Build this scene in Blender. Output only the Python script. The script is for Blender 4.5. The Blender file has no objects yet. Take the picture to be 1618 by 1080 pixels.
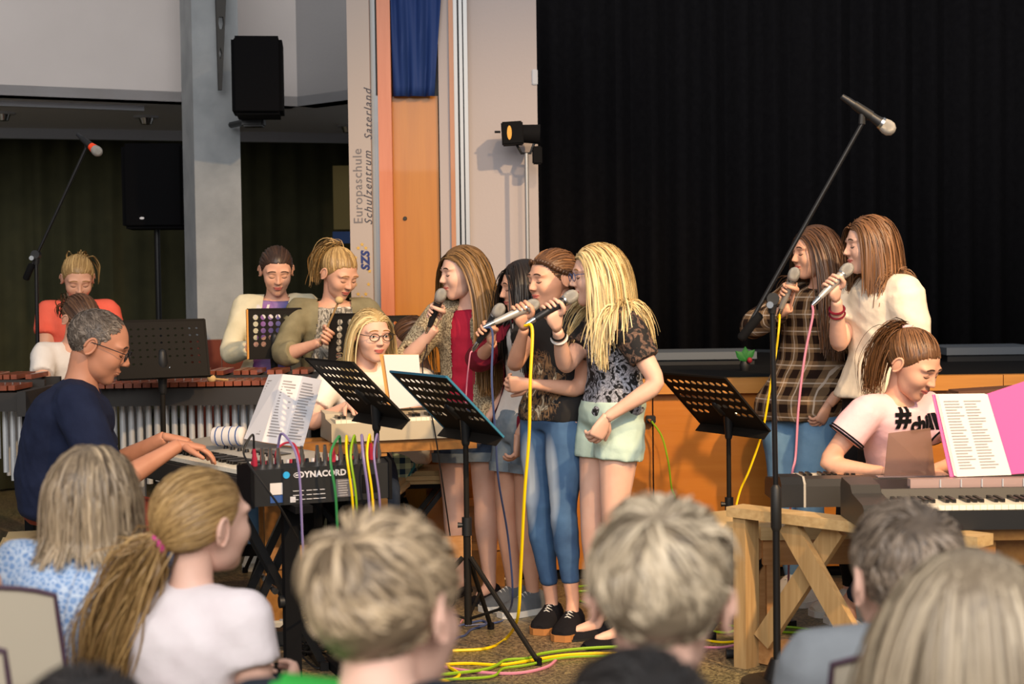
import bpy, bmesh, math, random
import numpy as np
from mathutils import Vector, Matrix, Quaternion
from mathutils.bvhtree import BVHTree

random.seed(7); RNG = np.random.default_rng(7)
SC = bpy.context.scene
COL = SC.collection
PI = math.pi

# ------------------------------------------------------------------ camera
FPX, CAMH, PITCH, ROLL = 2400.0, 1.40, math.atan(90 / 2400.0), math.radians(0.75)
cam_d = bpy.data.cameras.new('camera'); cam = bpy.data.objects.new('camera', cam_d); COL.objects.link(cam)
cam_d.sensor_width = 36.0; cam_d.lens = FPX * 36.0 / 1618.0
CAM_R = Matrix.Rotation(PI / 2 - PITCH, 3, 'X') @ Matrix.Rotation(ROLL * -1.0, 3, 'Z')
CAM_L = Vector((0, 0, CAMH))
cam.matrix_world = Matrix.Translation(CAM_L) @ CAM_R.to_4x4()
cam_d.dof.use_dof = True; cam_d.dof.focus_distance = 6.3; cam_d.dof.aperture_fstop = 3.6
cam_d.clip_end = 100
SC.camera = cam

# ------------------------------------------------------------------ light
w = bpy.data.worlds.new('world'); SC.world = w; w.use_nodes = True
w.node_tree.nodes['Background'].inputs[0].default_value = (0.92, 0.95, 1.0, 1)
w.node_tree.nodes['Background'].inputs[1].default_value = 0.42

def lamp(name, kind, loc, target, energy, color, **kw):
    l = bpy.data.lights.new(name, kind); l.energy = energy; l.color = color
    for k, v in kw.items(): setattr(l, k, v)
    o = bpy.data.objects.new(name, l); COL.objects.link(o); o.location = loc
    o.rotation_euler = (Vector(target) - Vector(loc)).to_track_quat('-Z', 'Y').to_euler()
    return o
# hall ceiling lights above the audience, neutral
lamp('hall_light', 'AREA', (-0.5, -2.2, 4.6), (-0.4, 5.0, 0.8), 570, (1.0, 0.975, 0.95), shape='RECTANGLE', size=8.0, size_y=4.0)
# warm stage lanterns
lamp('stage_light', 'SPOT', (3.6, 0.8, 5.2), (0.45, 6.5, 0.9), 2350, (1.0, 0.66, 0.34), spot_size=math.radians(40), spot_blend=0.75, shadow_soft_size=0.10)
lamp('stage_light', 'SPOT', (1.2, 1.2, 5.4), (0.6, 6.6, 0.9), 850, (1.0, 0.66, 0.36), spot_size=math.radians(42), spot_blend=0.9, shadow_soft_size=0.12)

SC.view_settings.view_transform = 'Standard'; SC.view_settings.look = 'None'
SC.view_settings.exposure = 0.0; SC.view_settings.gamma = 1.0; SC.view_settings.use_curve_mapping = False

# ------------------------------------------------------------------ where a pixel of the photograph lies in the hall
def ray(px, py):
    return CAM_R @ Vector(((px - 809.0) / FPX, -(py - 540.0) / FPX, -1.0))
def P(px, py, y):                 # on the upright plane at distance y
    r = ray(px, py); return CAM_L + r * (y / r.y)
def G(px, py, z=0.0):             # on the level plane at height z
    r = ray(px, py); return CAM_L + r * ((z - CAMH) / r.z)

# ------------------------------------------------------------------ materials
MATS = {}
def nodes_of(name):
    m = bpy.data.materials.new(name); m.use_nodes = True
    nt = m.node_tree; b = nt.nodes['Principled BSDF']
    return m, nt, b
def c4(c): return (c[0], c[1], c[2], 1.0)
def hexc(h):
    v = [int(h[i:i + 2], 16) / 255.0 for i in (0, 2, 4)]
    return tuple(x / 12.92 if x <= 0.04045 else ((x + 0.055) / 1.055) ** 2.4 for x in v)
def M(name, col, rough=0.6, metal=0.0, var=None, bump=None, spec=0.4, coat=0, emit=None, stretch=None, alpha=None, sheen=0):
    """var=(second colour, scale, detail, contrast) ; bump=(scale, strength)"""
    if isinstance(col, str): col = hexc(col)
    m, nt, b = nodes_of(name)
    b.inputs['Base Color'].default_value = c4(col); b.inputs['Roughness'].default_value = rough
    b.inputs['Metallic'].default_value = metal; b.inputs['Specular IOR Level'].default_value = spec
    b.inputs['Coat Weight'].default_value = coat; b.inputs['Sheen Weight'].default_value = sheen
    if emit: b.inputs['Emission Color'].default_value = c4(emit[0]); b.inputs['Emission Strength'].default_value = emit[1]
    if alpha is not None: b.inputs['Alpha'].default_value = alpha
    if var or bump:
        tc = nt.nodes.new('ShaderNodeTexCoord'); src = tc.outputs['Object']
        if stretch:
            mp = nt.nodes.new('ShaderNodeMapping'); mp.inputs['Scale'].default_value = stretch
            nt.links.new(src, mp.inputs['Vector']); src = mp.outputs['Vector']
    if var:
        c2 = hexc(var[0]) if isinstance(var[0], str) else var[0]
        n = nt.nodes.new('ShaderNodeTexNoise'); n.inputs['Scale'].default_value = var[1]; n.inputs['Detail'].default_value = var[2]
        nt.links.new(src, n.inputs['Vector'])
        k = var[3] if len(var) > 3 else 0.25
        r = nt.nodes.new('ShaderNodeValToRGB'); r.color_ramp.elements[0].position = 0.5 - k; r.color_ramp.elements[1].position = 0.5 + k
        r.color_ramp.elements[0].color = c4(col); r.color_ramp.elements[1].color = c4(c2)
        nt.links.new(n.outputs['Fac'], r.inputs['Fac']); nt.links.new(r.outputs['Color'], b.inputs['Base Color'])
    if bump:
        n = nt.nodes.new('ShaderNodeTexNoise'); n.inputs['Scale'].default_value = bump[0]; n.inputs['Detail'].default_value = 4
        nt.links.new(src, n.inputs['Vector'])
        bp = nt.nodes.new('ShaderNodeBump'); bp.inputs['Strength'].default_value = bump[1]; bp.inputs['Distance'].default_value = 0.02
        nt.links.new(n.outputs['Fac'], bp.inputs['Height']); nt.links.new(bp.outputs['Normal'], b.inputs['Normal'])
    MATS[name] = m
    return m
def wood(name, c1, c2, axis='Z', rough=0.35, scale=3.0, coat=0.15):
    s = {'X': (1, 14, 14), 'Y': (14, 1, 14), 'Z': (14, 14, 1)}[axis]
    return M(name, c1, rough, var=(c2, scale, 6, 0.32), stretch=s, coat=coat, bump=(scale * 3, 0.03))

# ------------------------------------------------------------------ mesh helpers
FR = {}
def frame(o): return FR.get(o.name, Matrix.Identity(4))
def props(o, label=None, cat=None, group=None, kind=None):
    if label: o['label'] = label
    if cat: o['category'] = cat
    if group: o['group'] = group
    if kind: o['kind'] = kind
    return o
def thing(name, label, cat, loc, yaw=0.0, group=None):
    o = bpy.data.objects.new(name, None); COL.objects.link(o)
    o.empty_display_size = 0.05
    o.location = loc; o.rotation_euler = (0, 0, yaw)
    FR[o.name] = Matrix.Translation(Vector(loc)) @ Matrix.Rotation(yaw, 4, 'Z')
    return props(o, label, cat, group)
def fast_mesh(name, V, quads=None, tris=None, mid_q=None, mid_t=None, smooth=True):
    me = bpy.data.meshes.new(name)
    V = np.asarray(V, dtype=np.float32)
    quads = np.zeros((0, 4), int) if quads is None else np.asarray(quads, dtype=np.int64).reshape(-1, 4)
    tris = np.zeros((0, 3), int) if tris is None else np.asarray(tris, dtype=np.int64).reshape(-1, 3)
    me.vertices.add(len(V)); me.vertices.foreach_set('co', V.ravel())
    loops = np.concatenate([quads.ravel(), tris.ravel()]).astype(np.int32)
    me.loops.add(len(loops)); me.loops.foreach_set('vertex_index', loops)
    nq, nt_ = len(quads), len(tris)
    starts = np.concatenate([np.arange(nq) * 4, nq * 4 + np.arange(nt_) * 3]).astype(np.int32)
    me.polygons.add(nq + nt_); me.polygons.foreach_set('loop_start', starts)
    if mid_q is not None or mid_t is not None:
        a = np.concatenate([np.zeros(nq, int) if mid_q is None else mid_q, np.zeros(nt_, int) if mid_t is None else mid_t]).astype(np.int32)
        me.polygons.foreach_set('material_index', a)
    me.update(calc_edges=True); me.validate()
    if smooth: me.polygons.foreach_set('use_smooth', np.ones(len(me.polygons), dtype=bool))
    return me
def to_local(V, parent):
    if parent is None: return np.asarray(V)
    Mi = np.array(frame(parent).inverted()); V = np.asarray(V)
    return V @ Mi[:3, :3].T + Mi[:3, 3]
def link(name, me, mat, parent=None):
    o = bpy.data.objects.new(name, me); COL.objects.link(o)
    if mat is not None:
        for m in (mat if isinstance(mat, (list, tuple)) else [mat]):
            me.materials.append(MATS[m] if isinstance(m, str) else m)
    if parent is not None:
        o.parent = parent; FR[o.name] = frame(parent)
    return o
class MB:
    def __init__(s): s.v = []; s.f = []; s.m = []; s.mi = 0
    def add(s, vs, fs):
        b = len(s.v); s.v += [tuple(v) for v in vs]; s.f += [tuple(i + b for i in f) for f in fs]; s.m += [s.mi] * len(fs); return s
    def box(s, c, size, rot=None, bevel=0.0):
        hx, hy, hz = size[0] / 2, size[1] / 2, size[2] / 2
        R = rot if rot is not None else Matrix.Identity(3)
        c = Vector(c)
        if bevel <= 0:
            vs = [c + R @ Vector((x, y, z)) for z in (-hz, hz) for y in (-hy, hy) for x in (-hx, hx)]
            return s.add(vs, [(0, 2, 3, 1), (4, 5, 7, 6), (0, 1, 5, 4), (2, 6, 7, 3), (0, 4, 6, 2), (1, 3, 7, 5)])
        bm = bmesh.new(); bmesh.ops.create_cube(bm, size=1.0)
        for v in bm.verts: v.co = Vector((v.co.x * size[0], v.co.y * size[1], v.co.z * size[2]))
        bmesh.ops.bevel(bm, geom=bm.edges[:], offset=bevel, segments=2, affect='EDGES')
        bm.verts.index_update()
        s.add([c + R @ v.co for v in bm.verts], [[v.index for v in f.verts] for f in bm.faces]); bm.free(); return s
    def between(s, a, b, w, d, up=Vector((0, 0, 1))):         # a bar of section w x d from a to b
        a, b = Vector(a), Vector(b); z = (b - a).normalized()
        x = z.cross(up)
        if x.length < 1e-4: x = z.cross(Vector((0, 1, 0)))
        x.normalize(); y = z.cross(x)
        R = Matrix((x, y, z)).transposed()
        return s.box((a + b) / 2, (w, d, (b - a).length), R)
    def tube(s, pts, rad, n=10, cap=True, round_cap=False):
        pts = [Vector(p) for p in pts]
        if not isinstance(rad, (list, tuple)): rad = [rad] * len(pts)
        rad = list(rad)
        if round_cap:
            t0 = (pts[0] - pts[1]).normalized(); t1 = (pts[-1] - pts[-2]).normalized()
            pts = [pts[0] + t0 * rad[0] * .95, pts[0] + t0 * rad[0] * .6] + pts + [pts[-1] + t1 * rad[-1] * .6, pts[-1] + t1 * rad[-1] * .95]
            rad = [rad[0] * .25, rad[0] * .8] + rad + [rad[-1] * .8, rad[-1] * .25]
        N = len(pts); vs = []; ref = None
        for i in range(N):
            t = (pts[min(i + 1, N - 1)] - pts[max(i - 1, 0)])
            if t.length < 1e-9: t = Vector((0, 0, 1))
            t.normalize()
            if ref is None: ref = t.orthogonal().normalized()
            x = (ref - t * ref.dot(t))
            if x.length < 1e-6: x = t.orthogonal()
            x.normalize(); ref = x; y = t.cross(x)
            for k in range(n):
                a = 2 * PI * k / n
                vs.append(pts[i] + (x * math.cos(a) + y * math.sin(a)) * rad[i])
        fs = [(i * n + k, i * n + (k + 1) % n, (i + 1) * n + (k + 1) % n, (i + 1) * n + k) for i in range(N - 1) for k in range(n)]
        if cap: fs += [tuple(range(n - 1, -1, -1)), tuple((N - 1) * n + k for k in range(n))]
        return s.add(vs, fs)
    def rings(s, rr, cap=True):
        n = len(rr[0]); vs = [p for r in rr for p in r]; N = len(rr)
        fs = [(i * n + k, i * n + (k + 1) % n, (i + 1) * n + (k + 1) % n, (i + 1) * n + k) for i in range(N - 1) for k in range(n)]
        if cap: fs += [tuple(range(n - 1, -1, -1)), tuple((N - 1) * n + k for k in range(n))]
        return s.add(vs, fs)
    def ell(s, c, r, R=None, nu=16, nv=10):
        c = Vector(c); R = R or Matrix.Identity(3); rr = []
        for j in range(nv + 1):
            th = PI * (0.03 + 0.94 * j / nv)
            rr.append([c + R @ Vector((r[0] * math.sin(th) * math.cos(2 * PI * k / nu), r[1] * math.sin(th) * math.sin(2 * PI * k / nu), -r[2] * math.cos(th))) for k in range(nu)])
        return s.rings(rr)
    def prism(s, pts, axis):                                   # closed outline extruded by a vector
        pts = [Vector(p) for p in pts]; axis = Vector(axis); n = len(pts)
        fs = [tuple(range(n - 1, -1, -1)), tuple(range(n, 2 * n))] + [(i, (i + 1) % n, n + (i + 1) % n, n + i) for i in range(n)]
        return s.add(pts + [p + axis for p in pts], fs)
    def build(s, name, mat, parent=None, smooth=False, label=None, cat=None, group=None, kind=None, fix=True, origin=None):
        V = np.array(s.v, dtype=float).reshape(-1, 3)
        if parent is None:
            o0 = np.array([(V[:, 0].min() + V[:, 0].max()) / 2, (V[:, 1].min() + V[:, 1].max()) / 2, V[:, 2].min()]) if origin is None else np.array(origin)
            L = V - o0
        else: L = to_local(V, parent)
        me = bpy.data.meshes.new(name); me.from_pydata(L.tolist(), [], s.f)
        if any(s.m): me.polygons.foreach_set('material_index', s.m)
        if fix:
            bm = bmesh.new(); bm.from_mesh(me); bmesh.ops.recalc_face_normals(bm, faces=bm.faces); bm.to_mesh(me); bm.free()
        if smooth:
            me.polygons.foreach_set('use_smooth', [True] * len(me.polygons))
            me.set_sharp_from_angle(angle=math.radians(42))
        o = link(name, me, mat, parent)
        if parent is None:
            o.location = o0; FR[o.name] = Matrix.Translation(Vector(o0))
        return props(o, label, cat, group, kind)
def catmull(pts, n=8):
    pts = [Vector(p) for p in pts]; out = []
    Q = [pts[0] * 2 - pts[1]] + pts + [pts[-1] * 2 - pts[-2]]
    for i in range(1, len(Q) - 2):
        p0, p1, p2, p3 = Q[i - 1:i + 3]
        for k in range(n):
            t = k / n
            out.append(0.5 * ((2 * p1) + (p2 - p0) * t + (2 * p0 - 5 * p1 + 4 * p2 - p3) * t * t + (3 * p1 - p0 - 3 * p2 + p3) * t ** 3))
    out.append(pts[-1]); return out
def text_arrays(body, size, extrude=0.0006, shear=0.0, bold=0.0, space=1.0, align='CENTER'):
    cu = bpy.data.curves.new('txt', 'FONT'); cu.body = body; cu.size = size; cu.extrude = extrude; cu.shear = shear; cu.offset = bold
    cu.align_x = align; cu.align_y = 'CENTER'; cu.space_character = space; cu.resolution_u = 3
    o = bpy.data.objects.new('txt', cu); COL.objects.link(o)
    dg = bpy.context.evaluated_depsgraph_get(); me = bpy.data.meshes.new_from_object(o.evaluated_get(dg))
    V = np.zeros(len(me.vertices) * 3); me.vertices.foreach_get('co', V)
    F = [tuple(p.vertices) for p in me.polygons]
    bpy.data.objects.remove(o); bpy.data.curves.remove(cu); bpy.data.meshes.remove(me)
    return V.reshape(-1, 3), F
def lettering(name, body, size, origin, xdir, ydir, mat, parent, **kw):
    V, F = text_arrays(body, size, **kw)
    x = np.array(Vector(xdir).normalized()); y = np.array(Vector(ydir).normalized()); z = np.cross(x, y)
    W = np.array(origin) + V[:, :1] * x + V[:, 1:2] * y + V[:, 2:3] * z
    m = MB(); m.add(W.tolist(), F)
    return m.build(name, mat, parent, fix=False)
def copy_tree(o, parent=None):
    c = o.copy(); COL.objects.link(c)
    if parent is not None: c.parent = parent
    for ch in o.children: copy_tree(ch, c)
    return c
def ell_ring(c, lat, fw, w, d, n=22, e=2.3):
    out = []
    for k in range(n):
        a = 2 * PI * k / n; ca, sa = math.cos(a), math.sin(a)
        out.append(c + lat * (w * math.copysign(abs(ca) ** (2 / e), ca)) + fw * (d * math.copysign(abs(sa) ** (2 / e), sa)))
    return out
# ------------------------------------------------------------------ shared materials
M('white_wall', 'd2cac6', 0.85, var=('c8c0bc', 2.0, 3), bump=(60, 0.05))
M('grey_wall', '9c9a9b', 0.85, bump=(60, 0.05))
M('soffit_grey', 'd0d2d8', 0.6)
M('trim_grey', 'a9adb6', 0.5)
M('concrete', 'a3a6a8', 0.85, var=('7f8487', 5.0, 8, 0.3), bump=(25, 0.15))
M('pillar_side', '84888c', 0.85, var=('70757a', 4.0, 6, 0.3))
M('hall_curtain', '3a3a2a', 0.95, var=('44432f', 8, 3), spec=0.1)
M('stage_curtain', '151416', 0.95, spec=0.05, var=('1a191b', 30, 2))
M('black_metal', '141416', 0.38, 0.2)
M('stand_black', '1a1714', 0.7, 0.0, spec=0.15)
M('black_plastic', '17181a', 0.5)
M('black_matte', '0d0d0f', 0.85, spec=0.15)
M('speaker_black', '0c0c0e', 0.9, spec=0.08)
M('steel_bracket', '34322f', 0.6, 0.3)
M('chrome', 'c8c8c8', 0.22, 1.0)
M('aluminium', '9a9c9e', 0.45, 0.6)
M('tube_metal', 'd0d2d4', 0.35, 0.45, spec=.6)
M('dark_rail', '2a2623', 0.5)
M('rosewood', '8e4a2e', 0.35, var=('6c3420', 20, 4), coat=0.3)
M('red_tile', '6d2a1c', 0.4, var=('58200f', 8, 4))
M('grout', '8d8580', 0.8)
M('paper', 'd2ccc8', 0.7)
M('paper_grey', 'c9c8cd', 0.7)
M('ink', '8f8c8e', 0.8)
M('pink_folder', 'd64a90', 0.5)
M('tan_board', 'c98b3c', 0.55)
M('beige_plastic', 'b7ad98', 0.45)
M('silver_plastic', 'a9a49a', 0.4, 0.1)
M('grey_plastic', '34322f', 0.45)
M('ivory_key', 'f0e8d4', 0.3, coat=0.3)
M('ebony_key', '100f0f', 0.3)
M('mic_grille', 'b4b2ac', 0.45, 0.6, bump=(900, 0.5))
M('mic_body', '2b2d31', 0.42, 0.4)
M('mic_body_light', 'b9b6b0', 0.38, 0.5)
M('red_band', 'ff4a1a', 0.4)
M('cable_yellow', 'e9c400', 0.45)
M('cable_green', '7fa61a', 0.45)
M('cable_darkgreen', '2f7a45', 0.45)
M('cable_pink', 'c98096', 0.45)
M('cable_violet', '7c6f9c', 0.45)
M('cable_blue', '3c4a72', 0.45)
M('cable_red', 'a8283f', 0.45)
M('cable_black', '131315', 0.5)
M('cable_white', 'cfcabf', 0.5)
M('blue_sticker', '2aa0d8', 0.5)
M('blue_print', '2d4f8a', 0.6)
M('banner_white', 'a89d97', 0.7)
M('stage_wall_white', 'a8a0a0', 0.85, bump=(60, 0.05))
M('print_grey', '6d696c', 0.7)
M('print_dark', '3d3c46', 0.7)
M('print_blue', '26356e', 0.7)
M('print_yellow', 'c8a24a', 0.7)
M('flag_blue', '123068', 0.75, bump=(8, 0.1))
M('cushion_tan', 'c4a878', 0.8, bump=(90, 0.1))
M('chair_shell', 'b8ac98', 0.55)
M('chair_edge', '4a3340', 0.6)
M('podium_top', '5d646c', 0.6)
M('clear_brown', 'b08a78', 0.2, alpha=0.72, spec=0.5)
M('clear_rack', 'b9a09c', 0.15, alpha=0.6)
M('brown_case', '5b3a26', 0.6)
M('notice', '8a7a4a', 0.8)
M('leaf_green', '1f6a2a', 0.6)
M('flower_red', '8a1c2c', 0.6)
M('blue_lit_edge', '2f6f8a', 0.5)  # blue light catching a stand rim, put into the rim colour
M('lens_glow', '8a5c1c', 0.15, 0.7)
M('sock', '2a2b30', 0.9)
wood('stage_wood', 'c07a2c', 'b26a20', 'X', 0.38, 2.0)
wood('stage_trim', 'cf9044', 'b97a34', 'X', 0.4, 3.0)
wood('door_wood', 'b4741c', 'a46616', 'Z', 0.4, 2.0)
wood('post_wood', 'c77a55', 'b86a45', 'Z', 0.45, 3.0)
wood('strip_wood', 'b07a55', '9c6845', 'Z', 0.45, 3.0)
wood('pine', 'c0a070', '98764a', 'Z', 0.5, 4.0)
wood('pine_x', 'cdb080', 'a98a5c', 'X', 0.5, 4.0)
wood('raw_wood', 'b98a58', '99693a', 'X', 0.6, 4.0)
wood('orange_wood', 'a8763a', '8c5c28', 'Y', 0.45, 3.0)

def terrazzo():
    m, nt, b = nodes_of('terrazzo'); tc = nt.nodes.new('ShaderNodeTexCoord')
    v = nt.nodes.new('ShaderNodeTexVoronoi'); v.inputs['Scale'].default_value = 120
    n = nt.nodes.new('ShaderNodeTexNoise'); n.inputs['Scale'].default_value = 1.2; n.inputs['Detail'].default_value = 5
    nt.links.new(tc.outputs['Object'], v.inputs['Vector']); nt.links.new(tc.outputs['Object'], n.inputs['Vector'])
    r = nt.nodes.new('ShaderNodeValToRGB'); e = r.color_ramp.elements
    e[0].position = 0.1; e[0].color = c4(hexc('4e4534')); e[1].position = 0.9; e[1].color = c4(hexc('9c8a66'))
    x = e.new(0.5); x.color = c4(hexc('786a4e'))
    sp = nt.nodes.new('ShaderNodeSeparateColor'); nt.links.new(v.outputs['Color'], sp.inputs[0]); nt.links.new(sp.outputs[0], r.inputs['Fac'])
    mx = nt.nodes.new('ShaderNodeMix'); mx.data_type = 'RGBA'; mx.blend_type = 'MULTIPLY'; mx.inputs[0].default_value = 0.45
    nt.links.new(r.outputs['Color'], mx.inputs[6]); nt.links.new(n.outputs['Color'], mx.inputs[7]); nt.links.new(mx.outputs[2], b.inputs['Base Color'])
    b.inputs['Roughness'].default_value = 0.42; MATS['terrazzo'] = m
terrazzo()

def hairmat(name, c_dark, c_light):
    m, nt, b = nodes_of(name)
    a = nt.nodes.new('ShaderNodeAttribute'); a.attribute_name = 'tint'
    r = nt.nodes.new('ShaderNodeValToRGB'); r.color_ramp.elements[0].color = c4(hexc(c_dark)); r.color_ramp.elements[1].color = c4(hexc(c_light))
    nt.links.new(a.outputs['Fac'], r.inputs['Fac']); nt.links.new(r.outputs['Color'], b.inputs['Base Color'])
    b.inputs['Roughness'].default_value = 0.42; b.inputs['Specular IOR Level'].default_value = 0.45
    MATS[name] = m
hairmat('hair_black', '141010', '2a211c')
hairmat('hair_dark', '2a1c14', '4a3222')
hairmat('hair_brown', '38251a', '6e4c32')
hairmat('hair_auburn', '472e1c', '8e6440')
hairmat('hair_longbrown', '4e381f', 'a07a4a')
hairmat('hair_blonde', '9a7c48', 'ecd8a4')
hairmat('hair_darkblonde', '7a5c34', 'd0ae74')
hairmat('hair_ashblonde', '544432', 'd2bea0')
hairmat('hair_ash', '4a3a2a', 'c4aa88')
hairmat('hair_ashgrey', '362a20', 'a08c78')
hairmat('hair_mousy', '5a4a3a', '9c8668')
hairmat('hair_sandy', '7c5c34', 'c09a62')
hairmat('hair_greying', '41362e', '83766a')
hairmat('hair_blackish', '15110f', '2b2522')

def skin(name, col, col2):
    M(name, col, 0.5, var=(col2, 14, 3, 0.3), spec=0.35)
    b = MATS[name].node_tree.nodes['Principled BSDF']; b.inputs['Subsurface Weight'].default_value = 0.0
skin('skin', 'd9a88e', 'd09a80')
skin('skin_pale', 'e2b8a4', 'd8a892')
skin('skin_man', 'c98d70', 'bd8062')
M('lips', 'b8645c', 0.4)
M('lash', '2a1a14', 0.6)
M('brow_dark', '3a2518', 0.8)
M('brow_light', '8a6238', 0.8)
M('eye_white', 'e6e0dc', 0.3)
M('iris', '3a3a34', 0.2)

def cloth(name, c, c2=None, k=0.25, scale=12, bump=(14, 0.25), rough=0.9): M(name, c, rough, var=(c2, scale, 4, k) if c2 else None, bump=bump, spec=0.15, sheen=0.0)
cloth('navy_tee', '1c2136', '232a42')
cloth('rust_trousers', '7a3a2e', '6a2f26')
cloth('coral_tee', 'f0705c', 'e8604c')
cloth('white_tee', 'e8e2dc', 'dcd4cc')
cloth('cream_knit', 'd8d0b4', 'c6bea0')
cloth('bomber_grey', '8c8468', '6d664e')
cloth('cream_top', 'f0e8de', 'e8ddd0')
cloth('maroon', '7a1f30', '671726')
cloth('red_tee', 'b02a44', 'a02038')
cloth('denim_dark', '47566e', '3a475c', 0.3, 40)
cloth('denim_grey', '8a97a2', '74828e', 0.3, 40)
cloth('mint', 'c2d8cc', 'b4ccc0')
cloth('black_trousers', '1c1a1a', '242020')
cloth('white_shirt', 'efe4d2', 'e4d8c4')
cloth('pink_tee', 'f0c8cc', 'e8bcc2')
cloth('plain_white', 'e6dcdc', 'dccfd0')
cloth('slate_tee', '8a8e92', '7c8084')
cloth('dark_tee', '2a3038', '22272e')
cloth('green_tee', '3fae4a', '339a3e')
cloth('dark_jeans', '2c3648', '232c3c', 0.3, 30)
cloth('light_jeans', '6f93b4', '54799c', 0.35, 12)
cloth('knit_speckle', '6f6250', 'b5a88c', 0.06, 140)
cloth('shadow_tee', '453c40', '38302f')
cloth('black_shoe', '141316', '1b1a1e', bump=(60, 0.1))
cloth('grey_shoe', '6a6d70', '595c60', bump=(80, 0.15))
cloth('white_shoe', 'ded6c8', 'cfc6b6', bump=(60, 0.1))
M('sole_tan', 'a8703c', 0.7)
M('sole_white', 'd8d6d0', 0.6)
M('sole_black', '151515', 0.7)

def ramp(nt, stops, const=False):
    r = nt.nodes.new('ShaderNodeValToRGB'); e = r.color_ramp.elements
    e[0].position, e[0].color = stops[0][0], c4(hexc(stops[0][1])); e[1].position, e[1].color = stops[-1][0], c4(hexc(stops[-1][1]))
    for p, c in stops[1:-1]: x = e.new(p); x.color = c4(hexc(c))
    if const: r.color_ramp.interpolation = 'CONSTANT'
    return r
def mth(nt, op, a, b=None):
    n = nt.nodes.new('ShaderNodeMath'); n.operation = op
    for i, v in enumerate((a, b)):
        if v is None: continue
        if isinstance(v, (int, float)): n.inputs[i].default_value = v
        else: nt.links.new(v, n.inputs[i])
    return n.outputs[0]
def mixc(nt, f, a, b, mode='MIX'):
    n = nt.nodes.new('ShaderNodeMix'); n.data_type = 'RGBA'; n.blend_type = mode
    for i, v in ((0, f), (6, a), (7, b)):
        if isinstance(v, (int, float)): n.inputs[i].default_value = v
        elif isinstance(v, str): n.inputs[i].default_value = c4(hexc(v))
        else: nt.links.new(v, n.inputs[i])
    return n.outputs[2]
def plaid():
    m, nt, b = nodes_of('plaid'); tc = nt.nodes.new('ShaderNodeTexCoord'); s = nt.nodes.new('ShaderNodeSeparateXYZ')
    nt.links.new(tc.outputs['Object'], s.inputs[0])
    u = mth(nt, 'ADD', s.outputs['Y'], mth(nt, 'MULTIPLY', s.outputs['X'], 0.6)); v = s.outputs['Z']
    def band(x, per, off, wd): return mth(nt, 'LESS_THAN', mth(nt, 'FRACT', mth(nt, 'ADD', mth(nt, 'DIVIDE', x, per), off + 50.0)), wd)
    col = mixc(nt, mth(nt, 'MULTIPLY', mth(nt, 'ADD', band(u, 0.075, 0, .5), band(v, 0.075, 0, .5)), 0.5), '80684f', '241813')
    col = mixc(nt, mth(nt, 'MULTIPLY', band(u, 0.075, .3, .07), 0.6), col, 'c4b8ac'); col = mixc(nt, mth(nt, 'MULTIPLY', band(v, 0.075, .3, .07), 0.6), col, 'c4b8ac')
    nt.links.new(col, b.inputs['Base Color']); b.inputs['Roughness'].default_value = 0.9; b.inputs['Specular IOR Level'].default_value = 0.1; MATS['plaid'] = m
plaid()
def plaid_shorts():
    m, nt, b = nodes_of('plaid_teal'); tc = nt.nodes.new('ShaderNodeTexCoord'); s = nt.nodes.new('ShaderNodeSeparateXYZ')
    nt.links.new(tc.outputs['Object'], s.inputs[0])
    def band(x, per, off, wd): return mth(nt, 'LESS_THAN', mth(nt, 'FRACT', mth(nt, 'ADD', mth(nt, 'DIVIDE', x, per), off + 50.0)), wd)
    col = mixc(nt, mth(nt, 'MULTIPLY', mth(nt, 'ADD', band(s.outputs['X'], 0.05, 0, .5), band(s.outputs['Z'], 0.05, 0, .5)), 0.5), 'c8dcb8', '1c3a52')
    col = mixc(nt, band(s.outputs['Y'], 0.05, .2, .2), col, '2f7f8c')
    nt.links.new(col, b.inputs['Base Color']); b.inputs['Roughness'].default_value = 0.9; MATS['plaid_teal'] = m
plaid_shorts()
def lace(name, ground, thread, sc=34, lo=0.46, hi=0.52):
    m, nt, b = nodes_of(name); tc = nt.nodes.new('ShaderNodeTexCoord')
    n = nt.nodes.new('ShaderNodeTexNoise'); n.inputs['Scale'].default_value = sc; n.inputs['Detail'].default_value = 3; n.inputs['Distortion'].default_value = 1.6
    v = nt.nodes.new('ShaderNodeTexVoronoi'); v.feature = 'DISTANCE_TO_EDGE'; v.inputs['Scale'].default_value = sc * 2.2
    nt.links.new(tc.outputs['Object'], n.inputs['Vector']); nt.links.new(tc.outputs['Object'], v.inputs['Vector'])
    r = ramp(nt, [(lo, '000000'), (hi, 'ffffff')]); nt.links.new(n.outputs['Fac'], r.inputs['Fac'])
    net = mth(nt, 'MULTIPLY', mth(nt, 'LESS_THAN', v.outputs['Distance'], 0.09), 0.45)
    f = mth(nt, 'MAXIMUM', r.outputs['Color'], net)
    nt.links.new(mixc(nt, f, ground, thread), b.inputs['Base Color']); b.inputs['Roughness'].default_value = 0.85; MATS[name] = m
lace('lace_top', 'a4a6b2', '121216', 32, .49, .54)
lace('lace_sleeve', '6e5548', '121114', 34, 0.40, 0.48)
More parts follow.
